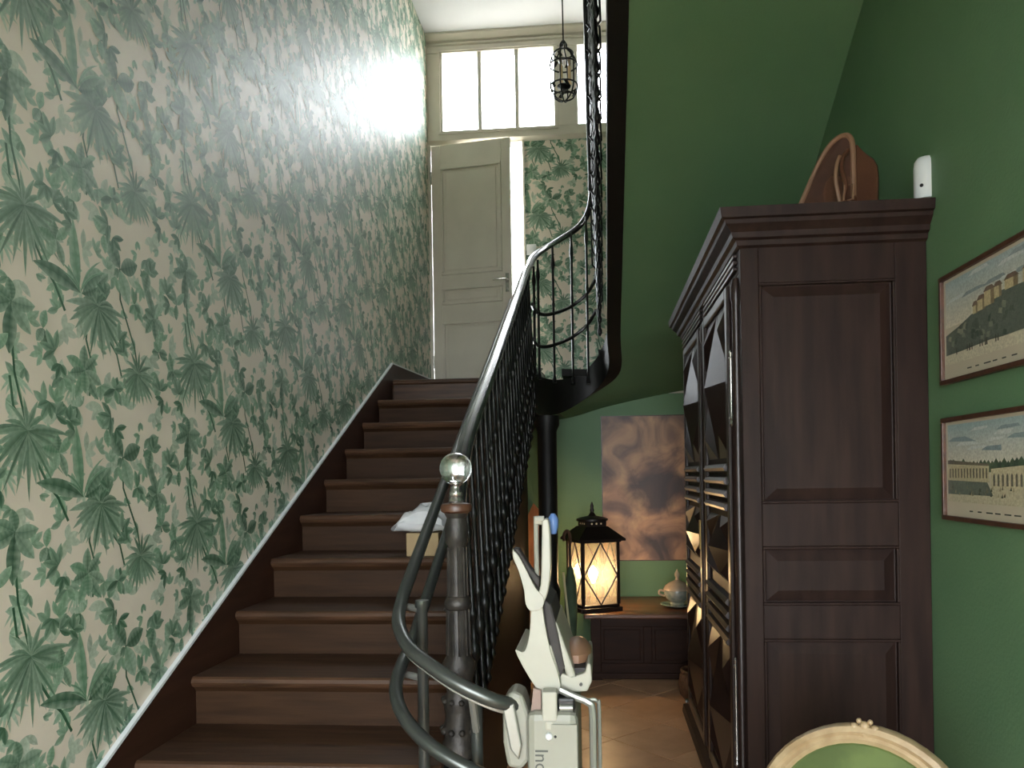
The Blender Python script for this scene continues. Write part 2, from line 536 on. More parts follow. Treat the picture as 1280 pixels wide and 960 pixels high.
dlink('keyhole_cover', MB().tube([(DW - 0.036, -0.008, 0.86), (DW - 0.036, -0.018, 0.86)], 0.011, 10), M['steel'], door)
for zz in (0.25, 1.75):
    dlink('door_hinge', MB().tube([(-0.004, -0.008, zz), (-0.004, -0.008, zz + 0.1)], 0.007, 8), M['steel'], door)
trim2 = link('trim_2', MB().box(XL, DX0 - 0.003, YB - 0.02, YB + 0.06, ZL, DZ1).box(DX1 - 0.004, DX1 + 0.012, YB - 0.015, YB + 0.1, ZL, DZ1), M['white'])
tag(trim2, 'narrow white door jambs around the landing door', 'door frame', kind='structure')

# baseboards
bb = link('baseboard_back', B(-0.50, XR, YB - 0.018, YB, 0, 0.09), M['pine'], bevel=0.004)
tag(bb, 'brown wooden baseboard at the foot of the green far wall', 'baseboard', kind='structure')
bbl = link('baseboard_landing', B(DX1 + 0.012, XR, YB - 0.016, YB, ZL, ZL + 0.14), M['white'], bevel=0.004)
tag(bbl, 'white baseboard along the papered landing wall', 'baseboard', kind='structure')

# ------------------------------------------------------------------ wallpaper print (flat ink on the paper)
DK = (0.034, 0.105, 0.056); MD = (0.105, 0.24, 0.135); LT = (0.27, 0.43, 0.29); PL = (0.52, 0.60, 0.49)


def mixc(a, b, t):
    return tuple(a[i] + (b[i] - a[i]) * t for i in range(3))


motif = []   # list of (verts2d, faces, colours)


rm = random.Random(21)


def leaf2d(x, y, ang, L, W, bend=0.0, c0=DK, c1=LT, seg=6, vein=True, shape=1.0):
    """a leaf as a two-sided strip: darker along the midrib and one side, paler on the other"""
    vs_, cs = [], []
    if W > 0.0125:
        seg = 12
    px, py, a = x, y, ang
    tone = rm.uniform(-0.25, 0.25)
    c0 = mixc(c0, PL if tone > 0 else (0, 0, 0), abs(tone)); c1 = mixc(c1, PL if tone > 0 else (0, 0, 0), abs(tone))
    for k in range(seg + 1):
        t = k / seg
        w = W * (math.sin(PI * min(1, t ** shape)) ** 0.8) if 0 < t < 1 else W * 0.03
        nx, ny = -math.sin(a), math.cos(a)
        base = mixc(c0, c1, 0.15 + 0.7 * t)
        vs_ += [(px + nx * w, py + ny * w), (px, py), (px, py), (px - nx * w, py - ny * w)]
        if seg == 12:
            base = mixc(base, PL if k % 2 else c0, 0.22)
        cs += [mixc(base, PL, 0.42), mixc(base, c0, 0.25), mixc(base, c0, 0.7 if vein else 0.35), mixc(base, PL, 0.10)]
        px += math.cos(a) * L / seg; py += math.sin(a) * L / seg; a += bend / seg
    fs_ = []
    for k in range(seg):
        o = k * 4
        fs_ += [(o, o + 1, o + 5, o + 4), (o + 2, o + 3, o + 7, o + 6)]
    motif.append((vs_, fs_, cs))


def stem2d(pts, w, c=DK):
    vs_, cs, fs_ = [], [], []
    for i, (x, y) in enumerate(pts):
        a = pts[max(i - 1, 0)]; b = pts[min(i + 1, len(pts) - 1)]
        d = math.hypot(b[0] - a[0], b[1] - a[1]) or 1
        nx, ny = -(b[1] - a[1]) / d, (b[0] - a[0]) / d
        vs_ += [(x + nx * w, y + ny * w), (x - nx * w, y - ny * w)]
        cs += [mixc(c, MD, 0.3), c]
    for i in range(len(pts) - 1):
        fs_.append((2 * i, 2 * i + 1, 2 * i + 3, 2 * i + 2))
    motif.append((vs_, fs_, cs))




def fan(x, y, a0, a1, n, L, W, droop=0.0, c0=DK, c1=LT):
    for k in range(n):
        t = k / (n - 1)
        a = a0 + (a1 - a0) * t + rm.uniform(-0.05, 0.05)
        l = L * rm.uniform(0.8, 1.08)
        dr = droop * math.cos(a) * -1.0
        leaf2d(x, y, a, l, W * rm.uniform(0.8, 1.15), bend=dr, c0=c0, c1=mixc(c1, PL, rm.uniform(0, .4)), seg=5, vein=False, shape=0.8)


def sprig(x, y, a, n=4, s=0.035, c0=MD, c1=PL):
    for k in range(n):
        aa = a + (k - (n - 1) / 2) * 0.75 + rm.uniform(-0.15, 0.15)
        leaf2d(x, y, aa, s * rm.uniform(0.8, 1.2), s * 0.23, bend=rm.uniform(-0.4, 0.4), c0=c0, c1=c1, seg=4)


# pale filler foliage first, spread on a jittered grid
GH = (0.44, 0.52, 0.40); GP = (0.60, 0.62, 0.52)
for iu in range(7):
    for iv in range(5):
        x = -0.3825 + 0.765 * (iu + 0.5 + rm.uniform(-.4, .4)) / 7; y = -0.27 + 0.54 * (iv + 0.5 + rm.uniform(-.4, .4)) / 5
        sprig(x, y, rm.uniform(0, 2 * PI), rm.choice((3, 4, 5)), rm.uniform(0.035, 0.06), c0=GH, c1=GP)
for iu in range(9):
    for iv in range(7):
        x = -0.3825 + 0.765 * (iu + 0.5 + rm.uniform(-.4, .4)) / 9; y = -0.27 + 0.54 * (iv + 0.5 + rm.uniform(-.4, .4)) / 7
        sprig(x, y, rm.uniform(0, 2 * PI), rm.choice((2, 3, 4)), rm.uniform(0.03, 0.05), c0=mixc(MD, LT, rm.uniform(0, .8)), c1=mixc(LT, PL, rm.uniform(0, 1)))
for k in range(7):
    x, y = rm.uniform(-0.38, 0.38), rm.uniform(-0.27, 0.27)
    fan(x, y, R(rm.uniform(180, 230)), R(rm.uniform(310, 360)), 7, rm.uniform(0.05, 0.075), 0.005, 0.4, c0=LT, c1=PL)
# climbing dark stems
stem2d([(-0.195, 0.16), (-0.16, 0.08), (-0.13, 0.035), (-0.095, 0.0), (-0.06, -0.06)], 0.0042)
stem2d([(0.03, -0.05), (0.02, -0.12), (0.045, -0.19), (0.03, -0.27)], 0.0035)
stem2d([(0.25, -0.18), (0.235, -0.11), (0.20, -0.04), (0.17, 0.02), (0.17, 0.11)], 0.0035)
stem2d([(0.52, 0.20), (0.525, 0.10), (0.53, 0.03), (0.565, -0.09)], 0.0035)
stem2d([(0.07, -0.02), (0.10, -0.09), (0.15, -0.14), (0.17, -0.20)], 0.0035)
stem2d([(-0.195, 0.16), (-0.24, 0.22), (-0.25, 0.29)], 0.0038)
stem2d([(0.33, 0.02), (0.34, -0.06), (0.36, -0.12)], 0.003)
# A: big drooping fan palm
fan(-0.195, 0.165, R(150), R(20), 6, 0.085, 0.0075, 0.9)
fan(-0.195, 0.165, R(172), R(368), 19, 0.135, 0.0088, 0.35)
fan(-0.195, 0.160, R(225), R(320), 7, 0.16, 0.006, 0.1, c0=DK, c1=MD)
# E: dark fan palm
fan(0.25, -0.183, R(160), R(15), 7, 0.075, 0.0065, 0.8, c1=MD)
fan(0.25, -0.183, R(175), R(365), 16, 0.105, 0.0075, 0.4)
# J: leafy cluster
for a, l in ((100, .07), (40, .06), (150, .075), (200, .06), (-20, .075), (250, .085), (300, .09), (275, .06)):
    leaf2d(0.012, -0.205, R(a), l, 0.017, bend=rm.uniform(-.5, .5), c0=MD if a % 20 else DK, c1=LT)
# C: drooping fronds under the banana plant
fan(0.075, -0.02, R(150), R(30), 5, 0.07, 0.011, 1.1, c1=MD)
fan(0.075, -0.02, R(178), R(362), 17, 0.125, 0.0115, 0.3, c1=mixc(LT, PL, .3))
fan(0.075, -0.025, R(255), R(335), 5, 0.135, 0.007, 0.1, c1=MD)
leaf2d(0.065, -0.015, R(75), 0.06, 0.012, bend=-1.3, c0=DK, c1=MD)
# B: banana plant
leaf2d(0.0, 0.0, R(158), 0.175, 0.021, bend=0.35, c0=DK, c1=MD)
leaf2d(0.005, 0.0, R(20), 0.07, 0.014, bend=0.2, c0=DK, c1=MD)
leaf2d(0.01, 0.005, R(62), 0.115, 0.024, bend=-0.9, c0=DK, c1=LT, shape=1.25)
leaf2d(-0.005, 0.005, R(102), 0.185, 0.020, bend=-0.22, c0=MD, c1=LT)
for a, l, b in ((70, .14, -.8), (60, .15, -1.1), (118, .10, .9), (130, .08, .8)):
    leaf2d(0.0, 0.0, R(a), l, 0.004, bend=b, c0=MD, c1=LT, seg=6)
# D: three broad leaves
leaf2d(0.17, 0.11, R(128), 0.085, 0.026, c0=DK, c1=LT)
leaf2d(0.172, 0.108, R(22), 0.088, 0.026, c0=DK, c1=MD)
leaf2d(0.172, 0.105, R(-68), 0.10, 0.027, c0=MD, c1=PL)
fan(0.165, 0.105, R(200), R(250), 3, 0.03, 0.008)
# F: upright blade with rosette
fan(0.33, 0.015, R(15), R(165), 5, 0.05, 0.009, 0.5)
leaf2d(0.335, 0.0, R(112), 0.15, 0.016, bend=0.15, c0=DK, c1=MD)
leaf2d(0.34, 0.0, R(55), 0.09, 0.014, bend=-0.3, c0=LT, c1=PL)
for a, l in ((190, .06), (230, .07), (280, .075), (330, .065), (160, .05)):
    leaf2d(0.335, 0.0, R(a), l, 0.016, c0=DK, c1=LT)
# H: hanging five-leaf
for a, l, w in ((95, .055, .016), (160, .07, .019), (205, .085, .019), (262, .125, .022), (310, .09, .02), (355, .075, .018)):
    leaf2d(-0.24, -0.075, R(a), l, w, bend=rm.uniform(-.3, .3), c0=DK, c1=MD if a in (95, 262) else LT)
# second-rank leafy clusters between the big plants
for (x, y, sc_) in ((-0.09, 0.115, 1.0), (0.10, 0.185, 0.9), (-0.33, 0.12, 1.0), (-0.14, -0.12, 1.0), (0.14, -0.24, 0.85), (0.31, 0.13, 0.95), (-0.30, -0.20, 1.0), (0.36, -0.10, 0.9), (-0.02, 0.235, 0.8), (0.235, 0.02, 0.8), (-0.07, -0.235, 0.85)):
    for a in range(rm.choice((5, 6))):
        leaf2d(x, y, rm.uniform(0, 2 * PI), 0.058 * sc_ * rm.uniform(.7, 1.2), 0.014 * sc_, bend=rm.uniform(-.6, .6), c0=rm.choice((DK, MD)), c1=rm.choice((MD, LT, LT)))
# smaller dark companions
for (x, y, a) in ((-0.30, 0.05, 100), (-0.05, 0.20, 60), (0.12, 0.22, 200), (0.30, 0.17, 300), (-0.10, -0.17, 140), (0.16, -0.10, 20), (-0.36, -0.18, 70), (0.08, 0.05, 330), (-0.12, 0.24, 260), (0.36, -0.22, 90)):
    sprig(x, y, R(a), 4, 0.05, c0=DK, c1=LT)
    sprig(x + .02, y - .03, R(a + 120), 3, 0.042, c0=DK, c1=MD)

PW_, PH_ = 0.765, 0.54


def wallpaper(name, parent, to3d, u0, u1, v0, v1, keep):
    mb = MB()
    for iu in range(-6, 10):
        for iv in range(-8, 12):
            ou = 1.923 + iu * PW_
            ov = 1.947 + iv * PH_ - (0.27 if iu % 2 else 0.0)
            if ou + .65 < u0 or ou - .45 > u1 or ov + .5 < v0 or ov - .5 > v1:
                continue
            for li, (vs_, fs_, cs) in enumerate(motif):
                pts = [(ou + x, ov + y) for x, y in vs_]
                xs = [p[0] for p in pts]; ys = [p[1] for p in pts]
                if min(xs) < u0 or max(xs) > u1 or min(ys) < v0 or max(ys) > v1:
                    if max(xs) < u0 or min(xs) > u1 or max(ys) < v0 or min(ys) > v1: continue
                    pts = [(min(max(a, u0), u1), min(max(b, v0), v1)) for a, b in pts]
                if not keep(sum(xs) / len(xs), max(ys)): continue
                o = len(mb.v)
                h = 0.0002 + 0.0000018 * li
                mb.v += [to3d(a, b, h) for a, b in pts]
                mb.c += cs
                mb.f += [tuple(i + o for i in f) for f in fs_]
    ob = link(name, mb, M['leafprint'], parent)
    ob['kind'] = 'stuff'
    ob['label'] = 'green toile print of palms and broad leaves'
    return ob


wallpaper('wallpaper_print', wall_left, lambda u, v, h: (XL + h, u, v), YF + .002, YB - 0.022, 0.01, ZC - 0.002,
          lambda u, v: v > (nose(min(max(u, Y0 - 4 * RUN), YLAND)) - 0.1))
wallpaper('wallpaper_print', wall_back, lambda u, v, h: (u - 2.45, YB - h, v), DX1 + 0.012 + 2.45, XR + 2.45, ZL, DZ1, lambda u, v: True)

# ------------------------------------------------------------------ lower stairs
stairs = thing('staircase', 'straight flight of worn brown wooden steps rising to the landing', 'staircase', (-0.9, Y0 - 3 * RUN, 0))
tread_me = MB().prism([(-0.0, -0.034), (-0.008, -0.026), (-0.012, -0.017), (-0.008, -0.006), (0.0, 0.0), (RUN + 0.02, 0.0), (RUN + 0.02, -0.034)], 'x', XL + 0.016, XS).mesh('tread')
recalc(tread_me)
riser_me = MB().box(XL + 0.016, XS - 0.005, 0.018, 0.036, -RISE, -0.034).mesh('riser'); recalc(riser_me)
cove_me = MB().prism([(0.004, -0.034), (0.018, -0.034), (0.018, -0.052)], 'x', XL + 0.016, XS - 0.005).mesh('nosing_bead'); recalc(cove_me)
for k in range(-3, 9):
    y = Y0 + k * RUN; z = 0.64 + k * RISE
    link('tread', tread_me, M['stairwood'], stairs, loc=(0, y, z))
    link('riser', riser_me, M['riserwood'], stairs, loc=(0, y, z))
    link('nosing_bead', cove_me, M['riserwood'], stairs, loc=(0, y, z))
link('riser', riser_me, M['riserwood'], stairs, loc=(0, YLAND, ZL))
link('nosing_bead', cove_me, M['riserwood'], stairs, loc=(0, YLAND, ZL))
# wall string (skirting board following the steps) with its pale capping
ya, yb = Y0 - 3.6 * RUN, YLAND + 0.05
link('wall_string', MB().prism([(ya, 0.0), (ya, nose(ya) + 0.115), (yb, nose(yb) + 0.085), (YB - 0.02, ZL + 0.15), (YB - 0.02, ZL - 0.2), (yb, nose(yb) - 0.3), (ya + 0.8, 0.0)], 'x', XL + 0.001, XL + 0.015), M['stringwood'], stairs)
link('string_capping', MB().prism([(ya, nose(ya) + 0.115), (yb, nose(yb) + 0.085), (YB - 0.02, ZL + 0.15), (YB - 0.02, ZL + 0.160), (yb, nose(yb) + 0.095), (ya, nose(ya) + 0.125)], 'x', XL + 0.001, XL + 0.016), M['sensor'], stairs)
# outer string, black, below the tread ends
y1, y2 = Y0 - 0.02, 5.0
link('outer_string', MB().prism([(y1, nose(y1) - 0.03), (y2, nose(y2) - 0.03), (y2, nose(y2) - 0.27), (y1, nose(y1) - 0.27)], 'x', XS, XS + 0.026), M['ironmat'], stairs)
for dz_, rr_ in ((-0.262, 0.014), (-0.045, 0.010)):
    link('string_moulding', MB().tube([(XS + 0.028, y1, nose(y1) + dz_), (XS + 0.028, y2, nose(y2) + dz_)], rr_, 8), M['ironmat'], stairs)
# side of the bottom steps and closed side under the flight
link('stair_side', MB().prism([(Y0 - 3 * RUN + 0.03, 0), (Y0 - 3 * RUN + 0.03, 0.125), (Y0 - 2 * RUN + 0.03, 0.125), (Y0 - 2 * RUN + 0.03, 0.285), (Y0 - RUN + 0.03, 0.285), (Y0 - RUN + 0.03, 0.445), (Y0 + 0.02, 0.445), (Y0 + 0.02, nose(Y0) - 0.2), (4.95, nose(4.95) - 0.24), (5.1, 1.8), (5.1, 0)], 'x', XS - 0.06, XS - 0.03), M['stringwood'], stairs)

# landing with black edge
landing = thing('landing', 'stair landing with a black painted edge beneath the iron railing', 'landing', (-0.9, 5.6, 1.88), kind='structure')
# plan curve of the well edge
WELL = [(-0.42, 4.93), (-0.42, 5.1), (-0.405, 5.3), (-0.36, 5.47), (-0.27, 5.6), (-0.15, 5.67), (-0.03, 5.68), (0.05, 5.62), (0.075, 5.5)]
plan = [(XL + 0.03, YLAND + 0.0), (-0.456, YLAND + 0.0), (-0.456, 5.1), (-0.445, 5.32), (-0.40, 5.5), (-0.31, 5.64)] + [(-0.27, YB - 0.002), (XL + 0.03, YB - 0.002)]
link('landing_floor', MB().prism(plan, 'z', 1.9, ZL), M['stairwood'], landing)
link('landing_nosing', MB().tube([(XL + 0.03, YLAND, ZL - 0.017), (XS, YLAND, ZL - 0.017)], 0.017, 10), M['stairwood'], landing, smooth=True)

ZS = lambda y: 3.27 + 0.514 * (3.5 - y)            # underside of the upper flight
zin = [1.84, 1.85, 1.86, 1.87, 1.90, 1.97, 2.06, 2.15, ZS(5.5)]
ztop = [2.13, 2.13, 2.13, 2.13, 2.14, 2.18, 2.28, 2.42, ZS(5.5) + 0.36]
XI = lambda y: 0.085                                 # left face of upper string
WE = [(a, b, c, d) for (a, b), c, d in zip(WELL, zin, ztop)]
for y in (5.2, 4.6, 4.0, 3.4, 2.8, 2.2, 1.6, 1.2):
    WE.append((0.06, y, ZS(y) - 0.02, ZS(y) + 0.34))
def cr(P, n):
    out = []
    for i in range(len(P) - 1):
        p0, p1, p2, p3 = P[max(i - 1, 0)], P[i], P[i + 1], P[min(i + 2, len(P) - 1)]
        for k in range(n):
            t = k / n
            out.append(tuple(0.5 * (2 * b + (c - a) * t + (2 * a - 5 * b + 4 * c - d) * t * t + (3 * b - a - 3 * c + d) * t ** 3) for a, b, c, d in zip(p0, p1, p2, p3)))
    out.append(P[-1])
    return out


wall_pts = [(-0.60, 6.19), (-0.55, 6.19), (-0.5, 6.19), (-0.42, 6.19), (-0.2, 6.19), (0.05, 6.19), (0.5, 6.19), (1.112, 6.15), (1.112, 5.75), (1.112, 5.25)] + [(1.112, w[1]) for w in WE[10:]]
NS = 4
thick = [0.05 if i < 5 else (0.065 if i < 7 else 0.09) for i in range(len(WE))]
thick = [t[0] for t in cr([(t,) for t in thick], NS)]
wall_pts = [(min(p[0], 1.112), min(p[1], 6.19)) for p in cr(wall_pts, NS)]
WE = cr(WE, NS)
outer_off = []
ring = []
for i, (x, y, z0, z1) in enumerate(WE):
    a = Vector(WE[max(i - 1, 0)][:2]); b = Vector(WE[min(i + 1, len(WE) - 1)][:2])
    t = (b - a).normalized(); n = Vector((-t.y, t.x))      # away from the well
    th = thick[i]
    ring.append([(x, y, z0), (x + n.x * th, y + n.y * th, z0), (x + n.x * th, y + n.y * th, z1), (x, y, z1)])
    outer_off.append((ring[-1][1][0], ring[-1][1][1]))
vsr = [p for r in ring for p in r]; fsr = []
for i in range(len(ring) - 1):
    for k in range(4):
        k2 = (k + 1) % 4
        fsr.append((i * 4 + k, i * 4 + k2, (i + 1) * 4 + k2, (i + 1) * 4 + k))
fsr += [(3, 2, 1, 0), tuple(len(vsr) - 4 + k for k in range(4))]
upper = thing('upper_staircase', 'upper flight curving up from the landing, black string and green painted underside', 'staircase', (0.6, 5.4, ZL))
link('curved_string', MB().add(vsr, fsr), M['ironmat'], upper, smooth=True)
# underside: ruled between the string and the walls
rows = []
for i in range(3 * NS, len(WE)):
    xi, yi = outer_off[i]; xo, yo = wall_pts[i]
    z = WE[i][2] + 0.012
    rows.append([(xi - 0.01 + (xo - xi + 0.01) * t, yi + (yo - yi) * t, z) for t in (0, .25, .5, .75, 1)])
sf = MB().grid(rows)
link('soffit', sf, M['green'], upper, smooth=True)
# underside of the landing
link('landing_soffit', B(XL + 0.03, -0.475, 4.98, YB - 0.002, 1.855, 1.90), M['green'], landing)
# upper treads
ut = MB().box(0.10, XR - 0.002, -0.02, RUN + 0.02, -0.035, 0).mesh('tread'); recalc(ut)
ur = MB().box(0.10, XR - 0.002, RUN - 0.02, RUN, -RISE, -0.035).mesh('riser'); recalc(ur)
for k in range(0, 13):
    y = 5.3 - k * RUN
    z = ZS(5.3) + 0.30 + k * RISE
    link('tread', ut, M['stairwood'], upper, loc=(0, y - RUN, z + RISE))
    link('riser', ur, M['riserwood'], upper, loc=(0, y - RUN, z + RISE))
for k, (pl, z) in enumerate(((((-0.27, 5.62), (-0.27, 6.19), (0.45, 6.19), (-0.02, 5.70)), 2.22), (((0.0, 5.66), (0.45, 6.19), (1.11, 6.19), (1.11, 6.0)), 2.36), (((0.07, 5.6), (1.11, 6.0), (1.11, 5.62)), 2.50), (((0.10, 5.5), (1.11, 5.62), (1.11, 5.28), (0.10, 5.28)), 2.64))):
    link('winder_tread', MB().prism(pl, 'z', z - 0.05, z), M['ironmat'], upper)
upf = link('upper_floor', B(0.07, XR, YF, 1.22, ZS(1.2) - 0.0, ZS(1.2) + 0.3), M['ceil'])
tag(upf, 'upper floor slab at the head of the second flight, out of view', 'floor', kind='structure')

# ------------------------------------------------------------------ lower and landing balustrade
bal = thing('balustrade', 'black cast iron stair railing with polished handrail, newel post and crystal ball', 'railing', (-0.42, 2.2, 0.64))


def bez(pts, n=10):
    """Catmull-Rom through points"""
    P = [Vector(p) for p in pts]; out = []
    for i in range(len(P) - 1):
        p0 = P[max(i - 1, 0)]; p1 = P[i]; p2 = P[i + 1]; p3 = P[min(i + 2, len(P) - 1)]
        for k in range(n):
            t = k / n
            out.append(0.5 * ((2 * p1) + (p2 - p0) * t + (2 * p0 - 5 * p1 + 4 * p2 - p3) * t * t + (3 * p1 - p0 - 3 * p2 + p3) * t ** 3))
    out.append(P[-1])
    return out


XH = -0.40
HR = 0.675
rail_pts = [(-0.418, 2.215, 1.335), (-0.435, 2.33, 1.40)] + [(-0.45, y, nose(y) + 0.69) for y in (2.6, 3.2, 3.8, 4.4, 4.75)] + \
    [(-0.45, 5.0, 2.80), (-0.43, 5.25, 2.94), (-0.36, 5.45, 3.06), (-0.25, 5.58, 3.165), (-0.135, 5.62, 3.25), (-0.06, 5.58, 3.34), (-0.03, 5.45, 3.46)] + \
    [(-0.028, y, 3.46 + 0.514 * (5.45 - y)) for y in (5.1, 4.5, 3.9, 3.3, 2.7, 2.1, 1.4)]
rp = bez(rail_pts, 8)
split = [i for i, p in enumerate(rp) if p.y > 5.05][0]
lastlow = max(i for i, p in enumerate(rp) if p.y > 5.44)
link('handrail', MB().tube(rp[:lastlow + 1], 0.027, 12, flat=0.75), M['handrail'], bal, smooth=True)


def rail_at(idx_lo, idx_hi, y):
    best = min(rp[idx_lo:idx_hi], key=lambda p: abs(p.y - y)); return best


bprof = [(0.002, -0.05), (0.010, -0.042), (0.014, -0.03), (0.010, -0.018), (0.007, -0.01), (0.017, 0.005), (0.019, 0.02), (0.012, 0.035), (0.010, 0.06), (0.017, 0.085), (0.010, 0.105),
         (0.009, 0.17), (0.009, 0.20), (0.018, 0.215), (0.021, 0.235), (0.018, 0.255), (0.009, 0.27), (0.0085, 0.33), (0.014, 0.345), (0.016, 0.36), (0.009, 0.378), (0.008, 0.5), (0.0078, 0.60),
         (0.013, 0.612), (0.013, 0.628), (0.0075, 0.64), (0.0075, 0.80), (0.012, 0.815), (0.016, 0.835), (0.012, 0.86), (0.008, 0.875)]
bme = MB().lathe(bprof, n=8)
# scroll bracket tying the rod to the string
bme.tube([(0.0, 0, 0.235), (-0.012, 0, 0.235), (-0.022, 0, 0.235)], 0.006, 6)
bme = bme.mesh('baluster'); recalc(bme)
for p in bme.polygons: p.use_smooth = True
XB = -0.408
n_b = 23
for k in range(n_b):
    y = 2.36 + k * 0.1145
    link('baluster', bme, M['iron'], bal, loc=(XB, y, nose(y) - 0.185), rot=(0, R(-2.2), 0))
# landing rods and their two curved mid rails
for (x, y, zt) in ((-0.42, 5.08, 2.83), (-0.405, 5.25, 2.92), (-0.315, 5.47, 3.08), (-0.185, 5.58, 3.20), (-0.075, 5.57, 3.31)):
    z0 = 2.10
    h = zt - z0
    pr = [(0.014, 0), (0.014, 0.03), (0.009, 0.05), (0.009, h * 0.55), (0.013, h * 0.57), (0.009, h * 0.59), (0.0085, h * .82), (0.015, h * .86), (0.012, h * .90), (0.008, h * .93), (0.008, h)]
    link('landing_baluster', MB().lathe(pr, x, y, z0, 8), M['iron'], bal, smooth=True)
for dz in (0.0, -0.225):
    pts = [(-0.42, 4.95, 2.55 + dz), (-0.42, 5.1, 2.55 + dz), (-0.40, 5.3, 2.56 + dz), (-0.33, 5.46, 2.59 + dz), (-0.20, 5.575, 2.66 + dz), (-0.08, 5.58, 2.75 + dz), (-0.01, 5.5, 2.84 + dz)]
    link('mid_rail', MB().tube(bez(pts, 5), 0.013, 8), M['iron'], bal, smooth=True)

# newel post
NX, NY = -0.418, 2.2
newel = link('newel_post', MB().lathe([(0.052, 0.64), (0.052, 0.675), (0.044, 0.69), (0.049, 0.72), (0.040, 0.75), (0.047, 0.79), (0.047, 0.80), (0.036, 0.82), (0.040, 0.86), (0.048, 0.885), (0.048, 0.905), (0.034, 0.93), (0.031, 1.06), (0.036, 1.065), (0.040, 1.08), (0.034, 1.095), (0.028, 1.10), (0.026, 1.20), (0.027, 1.245), (0.033, 1.255), (0.034, 1.30), (0.028, 1.325), (0.036, 1.34)], NX, NY, 0, 20), M['newel'], bal, smooth=True)
for k in range(10):
    a = 2 * PI * k / 10
    cc, ss = math.cos(a), math.sin(a)
    link('flute', MB().tube([(NX + 0.033 * cc, NY + 0.033 * ss, 0.93), (NX + 0.030 * cc, NY + 0.030 * ss, 1.06)], 0.005, 6), M['newel'], newel, smooth=True)
    link('flute', MB().tube([(NX + 0.028 * cc, NY + 0.028 * ss, 1.10), (NX + 0.026 * cc, NY + 0.026 * ss, 1.24)], 0.004, 6), M['newel'], newel, smooth=True)
    link('bead', MB().sphere((NX + 0.046 * cc, NY + 0.046 * ss, 0.80), 0.009, 8, 6), M['newel'], newel, smooth=True)
    link('bead', MB().sphere((NX + 0.050 * cc, NY + 0.050 * ss, 0.715), 0.010, 8, 6), M['newel'], newel, smooth=True)
link('newel_cap', MB().lathe([(0.030, 1.335), (0.044, 1.345), (0.046, 1.358), (0.042, 1.366), (0.020, 1.370)], NX, NY, 0, 20), M['frame'], newel, smooth=True)
link('ball_collar', MB().lathe([(0.020, 1.368), (0.022, 1.374), (0.015, 1.385), (0.020, 1.392), (0.020, 1.398), (0.013, 1.405), (0.012, 1.416), (0.020, 1.424), (0.020, 1.43)], NX, NY, 0, 18), M['steel'], newel, smooth=True)
link('crystal_ball', MB().sphere((NX, NY, 1.468), 0.047, 28, 18), M['crystal'], newel, smooth=True)

# landing post
post = link('iron_column', MB().lathe([(0.075, 0), (0.075, 0.06), (0.062, 0.09), (0.062, 0.55), (0.072, 0.60), (0.078, 0.66), (0.060, 0.72), (0.064, 1.0), (0.066, 1.74), (0.085, 1.78), (0.085, 1.845)], -0.357, 5.2, 0, 20), M['ironmat'], None, smooth=True)
tag(post, 'round black column holding up the corner of the landing', 'column')

# upper balustrade
ub = thing('upper_balustrade', 'black iron railing of the upper flight seen almost edge on', 'railing', (0.03, 5.5, 2.4))
link('handrail', MB().tube(rp[lastlow:], 0.027, 12, flat=0.75), M['iron'], ub, smooth=True)  # same rail kept black, without the reflection grey of the lower part
ubp = [(0.004, -0.03), (0.015, -0.01), (0.018, 0.01), (0.010, 0.03), (0.009, 0.10), (0.018, 0.13), (0.020, 0.15), (0.010, 0.18), (0.009, 0.36), (0.018, 0.38), (0.018, 0.41), (0.009, 0.43), (0.009, 0.60), (0.016, 0.62), (0.016, 0.65), (0.008, 0.67), (0.008, 0.86), (0.016, 0.88), (0.016, 0.91), (0.008, 0.93), (0.008, 1.06)]
um = MB().lathe(ubp, n=8)
um.tube([(-0.004, 0, 0.44), (-0.028, 0, 0.47), (-0.028, 0, 0.56), (-0.004, 0, 0.60)], 0.006, 6)
um.tube([(0.006, 0, 0.19), (0.030, 0, 0.22), (0.030, 0, 0.32), (0.006, 0, 0.36)], 0.006, 6)
um = um.mesh('baluster'); recalc(um)
for p in um.polygons: p.use_smooth = True
for k in range(34):
    y = 5.38 - k * 0.118
    rz = 3.46 + 0.514 * (5.45 - y)
    link('baluster', um, M['iron'], ub, loc=(0.012, y, rz - 1.06), rot=(0, R(-2), 0))
for off_, xx in ((-0.52, -0.005), (-0.72, 0.0)):
    link('mid_rail', MB().tube([(xx, 5.48, 3.45 + off_), (xx, 1.4, 3.45 + 0.514 * 4.08 + off_)], 0.011, 8), M['iron'], ub)

# ------------------------------------------------------------------ wardrobe
WX0, WY0, WY1 = 0.492, 2.70, 4.52
wd = thing('wardrobe', 'tall dark carved wooden wardrobe with panelled side and heavy cornice', 'wardrobe', (0.8, 3.6, 0))
WXR = XR - 0.004
link('carcass', B(WX0 + 0.02, WXR, WY0 + 0.02, WY1, 0.06, 2.27), M['armoire'], wd)
sd = MB()
PX0, PX1 = 0.553, 1.006
pan = [(0.20, 0.868), (0.985, 1.186), (1.335, 2.094)]
sd.box(WX0, PX0, WY0, WY0 + 0.022, 0.08, 2.27).box(PX1, WXR, WY0, WY0 + 0.022, 0.08, 2.27)
for z0, z1 in ((0.08, 0.20), (0.868, 0.985), (1.186, 1.335), (2.094, 2.27)):
    sd.box(PX0, PX1, WY0, WY0 + 0.022, z0, z1)
link('side_frame', sd, M['armoire'], wd, bevel=0.003)
